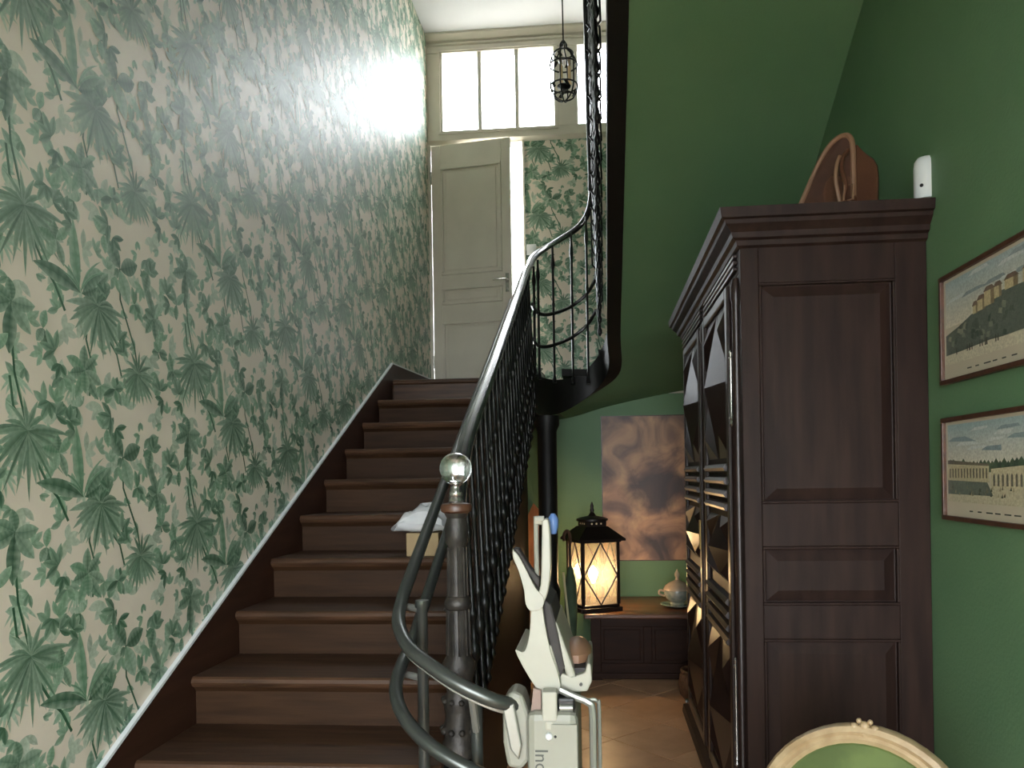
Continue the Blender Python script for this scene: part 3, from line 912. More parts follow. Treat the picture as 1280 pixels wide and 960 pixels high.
for z0, z1 in pan:
    i0 = 0.012; i1 = 0.05
    p = MB()
    a = [(PX0, WY0 + 0.014, z0), (PX1, WY0 + 0.014, z0), (PX1, WY0 + 0.014, z1), (PX0, WY0 + 0.014, z1)]
    b = [(PX0 + i0, WY0 + 0.018, z0 + i0), (PX1 - i0, WY0 + 0.018, z0 + i0), (PX1 - i0, WY0 + 0.018, z1 - i0), (PX0 + i0, WY0 + 0.018, z1 - i0)]
    c = [(PX0 + i1, WY0 + 0.003, z0 + i1), (PX1 - i1, WY0 + 0.003, z0 + i1), (PX1 - i1, WY0 + 0.003, z1 - i1), (PX0 + i1, WY0 + 0.003, z1 - i1)]
    vs_ = a + b + c
    fs_ = [(k, (k + 1) % 4, 4 + (k + 1) % 4, 4 + k) for k in range(4)] + [(4 + k, 4 + (k + 1) % 4, 8 + (k + 1) % 4, 8 + k) for k in range(4)] + [(8, 9, 10, 11)]
    sp = link('side_panel', MB().add(vs_, fs_), M['armoire'], wd)
    md_ = MB()
    for q in ((PX0, PX1, z0, z0 + .009), (PX0, PX1, z1 - .009, z1), (PX0, PX0 + .009, z0 + .009, z1 - .009), (PX1 - .009, PX1, z0 + .009, z1 - .009)):
        md_.box(q[0], q[1], WY0 - 0.003, WY0 + 0.016, q[2], q[3])
    link('panel_moulding', md_, M['armoire'], sp, bevel=0.003)
# cornice: profile swept round side, front and far side
prof = [(0.0, 2.215), (0.012, 2.222), (0.016, 2.238), (0.030, 2.244), (0.034, 2.262), (0.056, 2.285), (0.060, 2.298), (0.072, 2.302), (0.078, 2.335), (0.0, 2.335)]
cv = []
for o_, z in prof:
    cv.append([(WXR, WY0 - o_, z), (WX0 - o_, WY0 - o_, z), (WX0 - o_, WY1 + o_, z), (WXR, WY1 + o_, z)])
link('cornice', MB().grid(cv).add([(WXR, WY0, 2.335), (WX0, WY0, 2.335), (WX0, WY1, 2.335), (WXR, WY1, 2.335)], [(0, 1, 2, 3)]), M['armoire'], wd)
bz = []
for o_, z in [(0.0, 0.10), (0.03, 0.095), (0.035, 0.06), (0.035, 0.05), (0.0, 0.05)]:
    bz.append([(WXR, WY0 - o_, z), (WX0 - o_, WY0 - o_, z), (WX0 - o_, WY1 + o_, z), (WXR, WY1 + o_, z)])
link('plinth', MB().grid(bz), M['armoire'], wd)
for x, y in ((WX0 + 0.05, WY0 + 0.05), (WX0 + 0.05, WY1 - 0.05), (WXR - 0.07, WY0 + 0.05), (WXR - 0.07, WY1 - 0.05)):
    link('bun_foot', MB().lathe([(0.03, 0), (0.05, 0.012), (0.055, 0.03), (0.045, 0.055), (0.04, 0.06)], x, y, 0, 16), M['armoire'], wd, smooth=True)
# front posts and frieze
fp = MB()
DY = [(2.86, 3.55), (3.67, 4.36)]
for y0, y1 in ((WY0, DY[0][0]), (DY[0][1], DY[1][0]), (DY[1][1], WY1)):
    fp.box(WX0 + 0.0005, WX0 + 0.03, max(y0, WY0 + 0.0225), y1, 0.14, 2.14)
fp.box(WX0 + 0.0005, WX0 + 0.03, WY0 + 0.0225, WY1, 2.14, 2.25).box(WX0 + 0.0005, WX0 + 0.03, WY0 + 0.0225, WY1, 0.08, 0.14)
link('front_frame', fp, M['armoire'], wd, bevel=0.003)
link('corner_column', MB().lathe([(0.012, 0.16), (0.019, 0.2), (0.019, 0.26), (0.014, 0.28), (0.016, 1.2), (0.014, 2.04), (0.019, 2.06), (0.019, 2.1), (0.012, 2.13)], WX0 - 0.004, WY0 + 0.075, 0, 14), M['armoire_d'], wd, smooth=True)
link('corner_column', MB().lathe([(0.012, 0.16), (0.019, 0.2), (0.019, 0.26), (0.014, 0.28), (0.016, 1.2), (0.014, 2.04), (0.019, 2.06), (0.019, 2.1), (0.012, 2.13)], WX0 - 0.004, 3.61, 0, 14), M['armoire_d'], wd, smooth=True)
for y0, y1 in ((2.76, 3.55), (3.67, 4.46)):
    fz = MB()
    for z in (2.155, 2.178, 2.20):
        fz.box(WX0 - 0.014, WX0 + 0.002, y0, y1, z, z + 0.012)
    link('frieze_moulding', fz, M['armoire_d'], wd, bevel=0.003)


def pyramid(mb, y0, y1, z0, z1, h, rhomb=False):
    cy, cz = (y0 + y1) / 2, (z0 + z1) / 2
    X = WX0 - 0.006
    if rhomb:
        q = [(X, y0, cz), (X, cy, z0), (X, y1, cz), (X, cy, z1)]
    else:
        q = [(X, y0, z0), (X, y1, z0), (X, y1, z1), (X, y0, z1)]
    return mb.add(q + [(X - h, cy, cz)], [(0, 1, 4), (1, 2, 4), (2, 3, 4), (3, 0, 4)])


def tri_facets(mb, y0, y1, z0, z1, h):
    """four triangular fields left round a lozenge, each a raised facet"""
    cy, cz = (y0 + y1) / 2, (z0 + z1) / 2
    X = WX0 - 0.006
    for ya, za in ((y0, z0), (y1, z0), (y1, z1), (y0, z1)):
        k = 0.90
        a = (X, ya, za); b = (X, ya + (cy - ya) * k, za); c = (X, ya, za + (cz - za) * k)
        g = (X - h, ya + (cy - ya) * 0.3, za + (cz - za) * 0.3)
        mb.add([a, b, c, g], [(0, 1, 3), (1, 2, 3), (2, 0, 3)])
    return mb


for di, (y0, y1) in enumerate(DY):
    dr = link('door', B(WX0 - 0.006, WX0 + 0.024, y0 + 0.004, y1 - 0.004, 0.145, 2.135), M['armoire'], wd)
    fm = MB()
    for (a, b, c, d) in ((y0 + .01, y0 + .06, .15, 2.13), (y1 - .06, y1 - .01, .15, 2.13)):
        fm.box(WX0 - 0.022, WX0 - 0.005, a, b, c, d)
    for c, d in ((2.09, 2.13), (0.15, 0.20)):
        fm.box(WX0 - 0.022, WX0 - 0.005, y0 + .06, y1 - .06, c, d)
    link('door_frame', fm, M['armoire_d'], dr, bevel=0.006)
    a, b = y0 + 0.07, y1 - 0.07
    link('diamond_panel', tri_facets(pyramid(MB(), a, b, 1.50, 2.08, 0.055, True), a, b, 1.50, 2.08, 0.03), M['armoire_d'], dr)
    link('diamond_panel', tri_facets(pyramid(MB(), a, b, 1.02, 1.27, 0.05, True), a, b, 1.02, 1.27, 0.03), M['armoire_d'], dr)
    link('diamond_panel', tri_facets(pyramid(MB(), a, b, 0.21, 0.77, 0.055, True), a, b, 0.21, 0.77, 0.03), M['armoire_d'], dr)
    for z in (1.295, 1.345, 1.395, 1.445, 0.79, 0.84, 0.89, 0.94):
        link('rib_moulding', MB().prism([(WX0 - 0.006, z), (WX0 - 0.028, z + 0.006), (WX0 - 0.034, z + 0.017), (WX0 - 0.024, z + 0.030), (WX0 - 0.006, z + 0.034)], 'y', a, b), M['armoire_d'], dr)
    hy = y0 - 0.01 if di == 0 else y1 + 0.01
    for z0, z1 in ((1.64, 1.86), (0.40, 0.74)):
        zz = [(0.002, z0 - .03), (0.008, z0 - 0.02), (0.005, z0 - 0.005), (0.009, z0), (0.006, z0 + .012), (0.006, z1 - .012), (0.009, z1), (0.005, z1 + .005), (0.008, z1 + .02), (0.002, z1 + .03)]
        link('hinge', MB().lathe(zz, WX0 - 0.012, hy, 0, 10), M['steel'], dr, smooth=True)
    if di == 1:
        link('key_plate', B(WX0 - 0.028, WX0 - 0.02, y0 + 0.02, y0 + 0.05, 1.08, 1.22), M['brass'], dr, bevel=0.003)

# ------------------------------------------------------------------ leather bag on the wardrobe
bag = thing('leather_bag', 'tan leather tote bag with buckled strap lying on top of the wardrobe', 'bag', (0.9, 3.0, 2.335))
BZ = 2.3375
# hanging back panel, seen from inside through the open mouth
bp_ = [(0.735, 3.02, 0.0), (0.765, 3.01, 0.09), (0.795, 2.995, 0.165), (0.83, 2.975, 0.245), (0.858, 2.95, 0.30), (0.885, 2.925, 0.328), (0.908, 2.90, 0.333), (0.925, 2.885, 0.318), (0.932, 2.878, 0.27), (0.932, 2.878, 0.10), (0.930, 2.878, 0.0)]
bpv = [(x, y, BZ + z) for x, y, z in bp_]
n_ = len(bpv)
link('back_panel', MB().add(bpv + [(x + 0.006, y + 0.012, z) for x, y, z in bpv], [tuple(range(n_)), tuple(range(2 * n_ - 1, n_ - 1, -1))] + [(k, (k + 1) % n_, n_ + (k + 1) % n_, n_ + k) for k in range(n_)]), M['leather_in'], bag)
# outer pouch to the right
pouch = [(0.928, 0.0), (0.934, 0.30), (0.955, 0.292), (0.99, 0.270), (1.02, 0.252), (1.036, 0.225), (1.040, 0.18), (1.032, 0.0)]
rws = []
for t in (0.0, 0.15, 0.85, 1.0):
    ins = 0.012 if t in (0.0, 1.0) else 0.0
    rws.append([(x + (ins if x < 0.95 else -ins), 2.875 + 0.16 * t + (x - 0.93) * 0.25, BZ + max(z - ins, 0)) for x, z in pouch])
pm_ = MB().grid([r + [r[0]] for r in rws]).add(rws[0], [tuple(range(8))]).add(rws[-1], [tuple(range(8))])
link('pouch', pm_, M['leather'], bag, bevel=0.004)
link('rim', MB().tube(bez(bpv[:-1], 4), 0.010, 8), M['leather_edge'], bag, smooth=True)
link('inner_gusset', MB().add([(0.80, 2.99, BZ), (0.93, 2.872, BZ), (0.93, 2.872, BZ + 0.17), (0.87, 2.93, BZ + 0.20), (0.81, 2.985, BZ + 0.13)], [(0, 1, 2, 3, 4)]), M['leather'], bag)
strap = link('strap', MB().tube(bez([(0.875, 2.866, BZ + 0.01), (0.888, 2.858, BZ + 0.08), (0.896, 2.852, BZ + 0.13), (0.884, 2.852, BZ + 0.19), (0.890, 2.856, BZ + 0.235), (0.908, 2.866, BZ + 0.26)], 6), 0.016, 8, flat=0.5), M['leather'], bag, smooth=True)
link('strap_edge', MB().tube(bez([(0.862, 2.862, BZ + 0.01), (0.874, 2.853, BZ + 0.07), (0.862, 2.848, BZ + 0.14), (0.864, 2.848, BZ + 0.20), (0.878, 2.852, BZ + 0.24)], 6), 0.007, 8), M['leather_edge'], strap, smooth=True)
link('buckle', MB().tube([(0.885, 2.845, BZ + 0.075), (0.918, 2.845, BZ + 0.08), (0.922, 2.845, BZ + 0.135), (0.892, 2.845, BZ + 0.13)], 0.005, 8, closed=True), M['leather_edge'], strap, smooth=True)
link('strap_tip', MB().tube([(0.904, 2.85, BZ + 0.02), (0.906, 2.847, BZ + 0.075)], 0.008, 8), M['leather'], strap, smooth=True)

# motion sensor on the wall
sn = thing('motion_sensor', 'white motion detector fixed to the green wall above the wardrobe', 'sensor', (XR, 2.72, 2.4))
p = []
for k in range(13):
    a = PI * k / 12
    p.append((2.735 + 0.036 * math.cos(a), 0.042 * math.sin(a)))
sm = MB()
rows_ = []
for z, s_ in ((2.352, 1), (2.46, 1), (2.480, 0.93), (2.493, 0.70), (2.498, 0.35)):
    rows_.append([(XR - 0.001 - 0.042 * s_ * math.sin(PI * k / 12), 2.695 + 0.036 * s_ * math.cos(PI * k / 12), z) for k in range(13)])
sm.grid(rows_).add(rows_[0], [tuple(range(13))]).add(rows_[-1], [tuple(range(13))])
link('housing', sm, M['sensor'], sn, smooth=True)
link('lens', MB().sphere((XR - 0.029, 2.669, 2.393), 0.006, 10, 8), M['black'], sn)

# ------------------------------------------------------------------ framed prints on the right wall
def art(kind, y0, y1, z0, z1, X):
    """flat print: coloured fields of an engraved view, laid on the sheet. u runs away from camera -> right of the image is nearer"""
    mb = MB()
    W = y1 - y0; Hh = z1 - z0
    lay = [0]
    def poly(pts, cols):
        o = len(mb.v); lay[0] += 1
        h = 0.0002 + 0.00002 * lay[0]
        pts = [(min(max(u, 0), 1), min(max(v, 0), 1)) for u, v in pts]
        mb.v += [(X - h, y1 - u * W, z0 + v * Hh) for u, v in pts]
        mb.c += cols if isinstance(cols, list) else [cols] * len(pts)
        mb.f.append(tuple(range(o, o + len(pts))))
    rr = random.Random(5 if kind == 'cliff' else 9)
    sky0, sky1 = lin(196, 206, 200), lin(226, 214, 190)
    if kind == 'cliff':
        poly([(0, .45), (1, .45), (1, 1), (0, 1)], [sky1, sky1, lin(176, 192, 190), lin(170, 188, 188)])
        for k in range(9):
            u, v = rr.uniform(0, .9), rr.uniform(.68, .95)
            poly([(u, v), (u + rr.uniform(.15, .3), v + rr.uniform(-.02, .02)), (u + .2, v + .05), (u + .06, v + .045)], lin(150, 160, 160) if k % 2 else lin(210, 214, 208))
        poly([(0, 0), (1, 0), (1, .30), (0, .28)], lin(206, 196, 168))
        poly([(0, .12), (1, .14), (1, .62), (.8, .60), (.6, .62), (.45, .52), (.3, .5), (.15, .42), (0, .36)], lin(104, 112, 100))
        for k in range(46):
            u = rr.uniform(0, .97); v = rr.uniform(.14, .34 + .22 * u)
            poly([(u, v), (u + rr.uniform(.02, .06), v - .02), (u + .04, v + rr.uniform(.02, .08)), (u + .01, v + .05)], rr.choice([lin(72, 84, 74), lin(132, 138, 118), lin(90, 98, 86), lin(150, 150, 128)]))
        for (u, v, w, h_) in ((.32, .49, .05, .09), (.37, .5, .08, .12), (.44, .52, .10, .16), (.54, .56, .07, .12), (.64, .6, .12, .10), (.8, .6, .16, .13)):
            poly([(u, v), (u + w, v), (u + w, v + h_), (u, v + h_)], lin(206, 188, 146))
            poly([(u + w * .65, v), (u + w, v), (u + w, v + h_), (u + w * .65, v + h_)], lin(150, 132, 102))
            poly([(u - .01, v + h_), (u + w + .01, v + h_), (u + w * .8, v + h_ + .05), (u + w * .2, v + h_ + .05)], lin(128, 108, 92))
        poly([(0, 0), (1, 0), (1, .1), (.5, .14), (0, .11)], lin(214, 204, 176))
        for k in range(14):
            u = rr.uniform(.02, .9); poly([(u, .1), (u + .012, .1), (u + .009, .18), (u + .003, .18)], lin(80, 76, 66))
    else:
        poly([(0, .4), (1, .4), (1, 1), (0, 1)], [sky1, sky1, lin(168, 188, 186), lin(160, 182, 180)])
        for k in range(9):
            u, v = rr.uniform(0, .9), rr.uniform(.62, .95)
            poly([(u, v), (u + rr.uniform(.15, .35), v + rr.uniform(-.03, .03)), (u + .2, v + .05), (u + .06, v + .045)], lin(142, 158, 158) if k % 2 else lin(206, 210, 202))
        for k in range(26):
            u = k / 26; v = .46 + rr.uniform(0, .05)
            poly([(u, .38), (u + .06, .38), (u + .055, v), (u + .03, v + .05), (u + .005, v)], rr.choice([lin(86, 104, 80), lin(104, 118, 92), lin(76, 92, 74)]))
        poly([(0, 0), (1, 0), (1, .2), (0, .2)], lin(200, 190, 158))
        poly([(0, .1), (.5, .1), (.44, .26), (0, .30)], lin(112, 120, 106))
        poly([(.0, .28), (.46, .26), (.46, .46), (.0, .50)], lin(196, 184, 148))
        poly([(.0, .49), (.46, .455), (.46, .48), (.04, .54), (0, .54)], lin(120, 112, 94))
        for k in range(13):
            u = .02 + k * .034
            poly([(u, .31), (u + .014, .31), (u + .014, .43), (u, .43)], lin(116, 110, 92))
        poly([(.48, .2), (1, .18), (1, .48), (.48, .42)], lin(204, 192, 156))
        for k in range(12):
            u = .50 + k * .042
            poly([(u, .22), (u + .02, .22), (u + .02, .34), (u + .01, .37), (u, .34)], lin(120, 116, 100))
        for k in range(30):
            u = rr.uniform(0, .95); v = rr.uniform(.08, .18)
            poly([(u, v), (u + .02, v), (u + .015, v + .05)], rr.choice([lin(88, 90, 76), lin(130, 126, 104), lin(168, 156, 124)]))
    return mb


def picture(name, label, kind, z0, z1):
    y0, y1 = 1.96, 2.575
    t = thing(name, label, 'picture', (XR, (y0 + y1) / 2, z0), 'framed engravings on the green wall')
    w = 0.014
    f = MB()
    for q in ((y0, y1, z0, z0 + w), (y0, y1, z1 - w, z1), (y0, y0 + w, z0 + w, z1 - w), (y1 - w, y1, z0 + w, z1 - w)):
        f.box(XR - 0.022, XR - 0.001, q[0], q[1], q[2], q[3])
    link('frame', f, M['frame'], t, bevel=0.002)
    link('sheet', B(XR - 0.010, XR - 0.002, y0 + w, y1 - w, z0 + w, z1 - w), M['matboard'], t)
    link('printed_view', art(kind, y0 + w + .012, y1 - w - .012, z0 + w + 0.045, z1 - w - .010, XR - 0.010), M['print'], t)
    tx = MB()
    for k in range(6):
        ya = y1 - w - 0.15 - k * 0.05
        tx.box(XR - 0.0104, XR - 0.0102, ya - rm.uniform(.02, .04), ya, z0 + w + 0.018, z0 + w + 0.022)
    link('caption_line', tx, M['inktext'], t)
    return t


picture('framed_print', 'upper framed colour engraving of buildings on a rocky hill', 'cliff', 1.712, 2.056)
picture('framed_print', 'lower framed colour engraving of a long pale building by gardens', 'palace', 1.282, 1.606)

# ------------------------------------------------------------------ chest, painting, lantern, tureen
ch = thing('wooden_chest', 'low dark wooden chest with panelled front against the far wall', 'chest', (0.27, 5.75, 0))
CX0, CX1, CY0, CY1 = -0.085, 0.70, 5.40, 6.12
link('body', B(CX0, CX1, CY0 + 0.012, CY1, 0.05, 0.435), M['chestwood'], ch)
cf = MB()
cf.box(CX0, CX0 + 0.07, CY0, CY0 + 0.014, 0.05, 0.435).box(CX1 - 0.07, CX1, CY0, CY0 + 0.014, 0.05, 0.435)
cf.box(CX0 + 0.07, CX1 - 0.07, CY0, CY0 + 0.014, 0.05, 0.12).box(CX0 + 0.07, CX1 - 0.07, CY0, CY0 + 0.014, 0.375, 0.435).box(0.28, 0.34, CY0, CY0 + 0.014, 0.12, 0.375)
link('front_frame', cf, M['chestwood'], ch, bevel=0.004)
for a, b in ((CX0 + 0.09, 0.26), (0.36, CX1 - 0.09)):
    link('front_panel', B(a, b, CY0 + 0.004, CY0 + 0.014, 0.14, 0.355), M['chestwood'], ch, bevel=0.008)
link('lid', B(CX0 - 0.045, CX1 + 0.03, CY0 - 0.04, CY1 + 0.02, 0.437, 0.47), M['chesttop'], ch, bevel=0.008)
link('plinth', B(CX0 - 0.012, CX1 + 0.012, CY0 - 0.012, CY1, 0.012, 0.055), M['chestwood'], ch, bevel=0.006)
for x in (CX0 + 0.04, CX1 - 0.04):
    for y in (CY0 + 0.04, CY1 - 0.05):
        link('foot', B(x - 0.04, x + 0.04, y - 0.04, y + 0.04, 0, 0.014), M['chestwood'], ch)

# unframed painting (a generic cloudy canvas)
pt = thing('canvas_painting', 'unframed canvas of dark brown clouds hung above the chest', 'painting', (0.42, YB, 0.76))
pm = bpy.data.materials.new('cloud_painting'); pm.use_nodes = True
nt = pm.node_tree; bs = nt.nodes['Principled BSDF']; bs.inputs['Roughness'].default_value = 0.5
tc = nt.nodes.new('ShaderNodeTexCoord')
def noise(scale, detail, dist, loc):
    mp = nt.nodes.new('ShaderNodeMapping'); mp.inputs['Location'].default_value = loc
    nt.links.new(tc.outputs['Object'], mp.inputs[0])
    n = nt.nodes.new('ShaderNodeTexNoise'); n.inputs['Scale'].default_value = scale; n.inputs['Detail'].default_value = detail; n.inputs['Distortion'].default_value = dist
    nt.links.new(mp.outputs[0], n.inputs['Vector']); return n
n1 = noise(3.4, 5, 0.9, (0.2, 0, 3.1))
r1 = nt.nodes.new('ShaderNodeValToRGB')
for p_, c_ in ((0.30, (66, 52, 50)), (0.44, (124, 95, 80)), (0.54, (172, 132, 104)), (0.70, (214, 172, 126))):
    if p_ in (0.30,): e = r1.color_ramp.elements[0]; e.position = p_
    elif p_ == 0.70: e = r1.color_ramp.elements[1] if len(r1.color_ramp.elements) == 2 else r1.color_ramp.elements[-1]; e.position = p_
    else: e = r1.color_ramp.elements.new(p_)
    e.color = (*lin(*c_), 1)
nt.links.new(n1.outputs['Fac'], r1.inputs[0])
# a broad dark storm mass in the middle of the picture
gp = nt.nodes.new('ShaderNodeVectorMath'); gp.operation = 'DISTANCE'
mpp = nt.nodes.new('ShaderNodeMapping'); mpp.inputs['Scale'].default_value = (1.15, 0, 1.7); mpp.inputs['Rotation'].default_value = (0, R(-38), 0)
mpp.inputs['Location'].default_value = (0, 0, 0)
sub = nt.nodes.new('ShaderNodeVectorMath'); sub.operation = 'SUBTRACT'; sub.inputs[1].default_value = (0.47, 6.16, 1.31)
nt.links.new(tc.outputs['Object'], sub.inputs[0]); nt.links.new(sub.outputs[0], mpp.inputs[0])
gp.inputs[1].default_value = (0, 0, 0)
nt.links.new(mpp.outputs[0], gp.inputs[0])
n2 = noise(7, 4, 0.4, (5, 0, 1))
ad = nt.nodes.new('ShaderNodeMath'); ad.operation = 'MULTIPLY_ADD'; ad.inputs[1].default_value = 0.5
nt.links.new(n2.outputs['Fac'], ad.inputs[0]); nt.links.new(gp.outputs['Value'], ad.inputs[2])
mr = nt.nodes.new('ShaderNodeMapRange'); mr.inputs[1].default_value = 0.44; mr.inputs[2].default_value = 0.60; mr.inputs[3].default_value = 0.9; mr.inputs[4].default_value = 0.0
nt.links.new(ad.outputs[0], mr.inputs[0])
mxx = nt.nodes.new('ShaderNodeMix'); mxx.data_type = 'RGBA'; mxx.inputs[7].default_value = (*lin(62, 50, 52), 1)
nt.links.new(mr.outputs[0], mxx.inputs[0]); nt.links.new(r1.outputs[0], mxx.inputs[6]); nt.links.new(mxx.outputs[2], bs.inputs['Base Color'])
link('canvas', B(0.018, 0.80, YB - 0.034, YB - 0.016, 0.757, 1.90), pm, pt)
link('stretcher_edge', MB().box(0.010, 0.018, YB - 0.034, YB - 0.002, 0.75, 1.907).box(0.80, 0.808, YB - 0.034, YB - 0.002, 0.75, 1.907).box(0.018, 0.80, YB - 0.034, YB - 0.002, 1.90, 1.907).box(0.018, 0.80, YB - 0.034, YB - 0.002, 0.75, 0.757), M['frame'], pt)

# lantern
LX, LY, LZ = -0.065, 5.58, 0.47
ln = thing('candle_lantern', 'lit bronze lantern with lattice glass sides standing on the chest', 'lantern', (LX, LY, LZ))
ln.rotation_euler = (0, 0, R(24))


def llink(name, mb, m, par, **k):
    o = link(name, mb, m, None, **k); o.parent = par; return o


a = 0.135
llink('base', MB().box(-a - .025, a + .025, -a - .025, a + .025, 0, 0.03).box(-a - .008, a + .008, -a - .008, a + .008, 0.03, 0.05), M['lantern'], ln, bevel=0.005)
for sx, sy in ((-1, -1), (1, -1), (1, 1), (-1, 1)):
    llink('corner_bar', B(sx * a - 0.011, sx * a + 0.011, sy * a - 0.011, sy * a + 0.011, 0.05, 0.50), M['lantern'], ln)
top_ring = MB().box(-a - .02, a + .02, -a - .02, a + .02, 0.49, 0.515)
llink('top_ring', top_ring, M['lantern'], ln)
rf = MB()
e0, e1 = a + 0.045, 0.085
rf.add([(-e0, -e0, 0.515), (e0, -e0, 0.515), (e0, e0, 0.515), (-e0, e0, 0.515), (-e1, -e1, 0.60), (e1, -e1, 0.60), (e1, e1, 0.60), (-e1, e1, 0.60), (-e0, -e0, 0.50), (e0, -e0, 0.50), (e0, e0, 0.50), (-e0, e0, 0.50)],
       [(0, 1, 5, 4), (1, 2, 6, 5), (2, 3, 7, 6), (3, 0, 4, 7), (4, 5, 6, 7), (8, 9, 1, 0), (9, 10, 2, 1), (10, 11, 3, 2), (11, 8, 0, 3)])
roof = llink('roof', rf, M['lantern'], ln)
llink('vent_collar', MB().box(-e1 + .008, e1 - .008, -e1 + .008, e1 - .008, 0.60, 0.64), M['lantern'], ln)
for s in range(4):
    for q in (-1, 0, 1):
        aa = s * PI / 2
        c_, s_ = math.cos(aa), math.sin(aa)
        llink('vent_hole', MB().tube([(c_ * 0.0765 - s_ * q * 0.036, s_ * 0.0765 + c_ * q * 0.036, 0.62), (c_ * 0.079 - s_ * q * 0.036, s_ * 0.079 + c_ * q * 0.036, 0.62)], 0.007, 10), M['candle'], ln)
llink('cap', MB().lathe([(0.115, 0.64), (0.115, 0.652), (0.09, 0.662), (0.03, 0.675), (0.012, 0.70), (0.016, 0.715), (0.010, 0.73), (0.013, 0.745), (0.003, 0.775)], n=20), M['lantern'], ln, smooth=True)
for s in range(4):
    aa = s * PI / 2
    rot = Matrix.Rotation(aa, 4, 'Z')
    pn = [rot @ Vector((x, -a + 0.002, z)) for x, z in ((-a, .05), (a, .05), (a, .49), (-a, .49))]
    pn2 = [rot @ Vector((x, -a + 0.005, z)) for x, z in ((-a, .05), (a, .05), (a, .49), (-a, .49))]
    llink('glass_pane', MB().add(pn + pn2, [(0, 1, 2, 3), (7, 6, 5, 4), (0, 4, 5, 1), (1, 5, 6, 2), (2, 6, 7, 3), (3, 7, 4, 0)]), M['lglass'], ln)
    for p0, p1 in (((-a, .27), (0, .05)), ((a, .27), (0, .05)), ((-a, .24), (0, .49)), ((a, .24), (0, .49))):
        llink('lattice_bar', MB().tube([rot @ Vector((p0[0], -a - 0.004, p0[1])), rot @ Vector((p1[0], -a - 0.004, p1[1]))], 0.0055, 6), M['lantern'], ln)
llink('candle_tube', MB().lathe([(0.018, 0.05), (0.018, 0.19)], n=14), M['candle'], ln, smooth=True)
llink('bulb', MB().lathe([(0.010, 0.19), (0.016, 0.205), (0.030, 0.235), (0.033, 0.26), (0.026, 0.285), (0.010, 0.305), (0.002, 0.31)], n=16), M['bulb'], ln, smooth=True)
lamp = bpy.data.lights.new('lantern_light', 'POINT'); lamp.energy = 52; lamp.color = (1.0, 0.74, 0.46); lamp.shadow_soft_size = 0.034
lo = bpy.data.objects.new('lantern_light', lamp); lo.location = (0, 0, 0.26); col.objects.link(lo); lo.parent = ln

# tureen
tu = thing('soup_tureen', 'small glazed lidded tureen on its dish at the end of the chest', 'tureen', (0.545, 5.66, 0.47))
TX, TY = 0.545, 5.66
link('dish', MB().lathe([(0.06, 0.47), (0.10, 0.478), (0.125, 0.490), (0.122, 0.494), (0.08, 0.484)], TX, TY, 0, 22), M['faience2'], tu, smooth=True)
link('bowl', MB().lathe([(0.05, 0.484), (0.055, 0.497), (0.045, 0.505), (0.085, 0.535), (0.098, 0.57), (0.095, 0.59), (0.101, 0.596)], TX, TY, 0, 22), M['faience2'], tu, smooth=True)
lid = link('lid', MB().lathe([(0.103, 0.596), (0.103, 0.602), (0.088, 0.628), (0.055, 0.65), (0.03, 0.66), (0.018, 0.668)], TX, TY, 0, 22), M['faience'], tu, smooth=True)
link('knob', MB().lathe([(0.016, 0.666), (0.012, 0.68), (0.020, 0.70), (0.018, 0.715), (0.006, 0.735), (0.002, 0.745)], TX, TY, 0, 14), M['faience'], lid, smooth=True)
for s in (-1, 1):
    link('handle', MB().tube(bez([(TX + s * 0.09, TY, 0.585), (TX + s * 0.125, TY, 0.59), (TX + s * 0.13, TY, 0.565), (TX + s * 0.092, TY, 0.55)], 5), 0.008, 8), M['faience'], tu, smooth=True)

# ------------------------------------------------------------------ small things on the floor by the wardrobe
bk = thing('wicker_basket', 'small round wicker basket on the tiles behind the wardrobe', 'basket', (0.60, 4.98, 0))
link('body', MB().lathe([(0.10, 0), (0.125, 0.03), (0.135, 0.09), (0.125, 0.15), (0.11, 0.18), (0.10, 0.18), (0.118, 0.09), (0.09, 0.02)], 0.61, 4.98, 0, 24), M['wicker'], bk, smooth=True)
link('rim', MB().tube([(0.61 + 0.112 * math.cos(2 * PI * k / 24), 4.98 + 0.112 * math.sin(2 * PI * k / 24), 0.18) for k in range(24)], 0.010, 8, closed=True), M['wicker'], bk, smooth=True)
ds = thing('door_stop', 'small steel topped black doorstop on the floor by the wardrobe corner', 'doorstop', (0.53, 4.72, 0))
link('base', MB().lathe([(0.030, 0), (0.032, 0.02), (0.026, 0.035)], 0.525, 4.72, 0, 16), M['black'], ds, smooth=True)
link('head', MB().tube([(0.49, 4.72, 0.055), (0.56, 4.72, 0.055)], 0.022, 14), M['steel'], ds, smooth=True)

# board leaning on the far wall, green umbrella hanging on the column
bd = thing('pine_board', 'orange pine board leaning on the wall behind the iron column', 'board', (-0.55, 6.0, 0))
link('panel', MB().add([(-0.64, 5.95, 0.0), (-0.44, 5.95, 0.0), (-0.41, 6.13, 1.06), (-0.54, 6.14, 1.22), (-0.62, 6.13, 1.05), (-0.64, 5.98, 0.0), (-0.44, 5.98, 0.0), (-0.41, 6.16, 1.06), (-0.54, 6.17, 1.22), (-0.62, 6.16, 1.05)],
                       [(0, 1, 2, 3, 4), (9, 8, 7, 6, 5), (0, 5, 6, 1), (1, 6, 7, 2), (2, 7, 8, 3), (3, 8, 9, 4), (4, 9, 5, 0)]), M['pine'], bd)
link('batten', MB().tube([(-0.50, 5.965, 0.1), (-0.49, 6.12, 1.0)], 0.014, 6), M['frame'], bd)
um_ = thing('umbrella', 'furled dark green umbrella leaning against the iron column', 'umbrella', (-0.21, 5.3, 0))
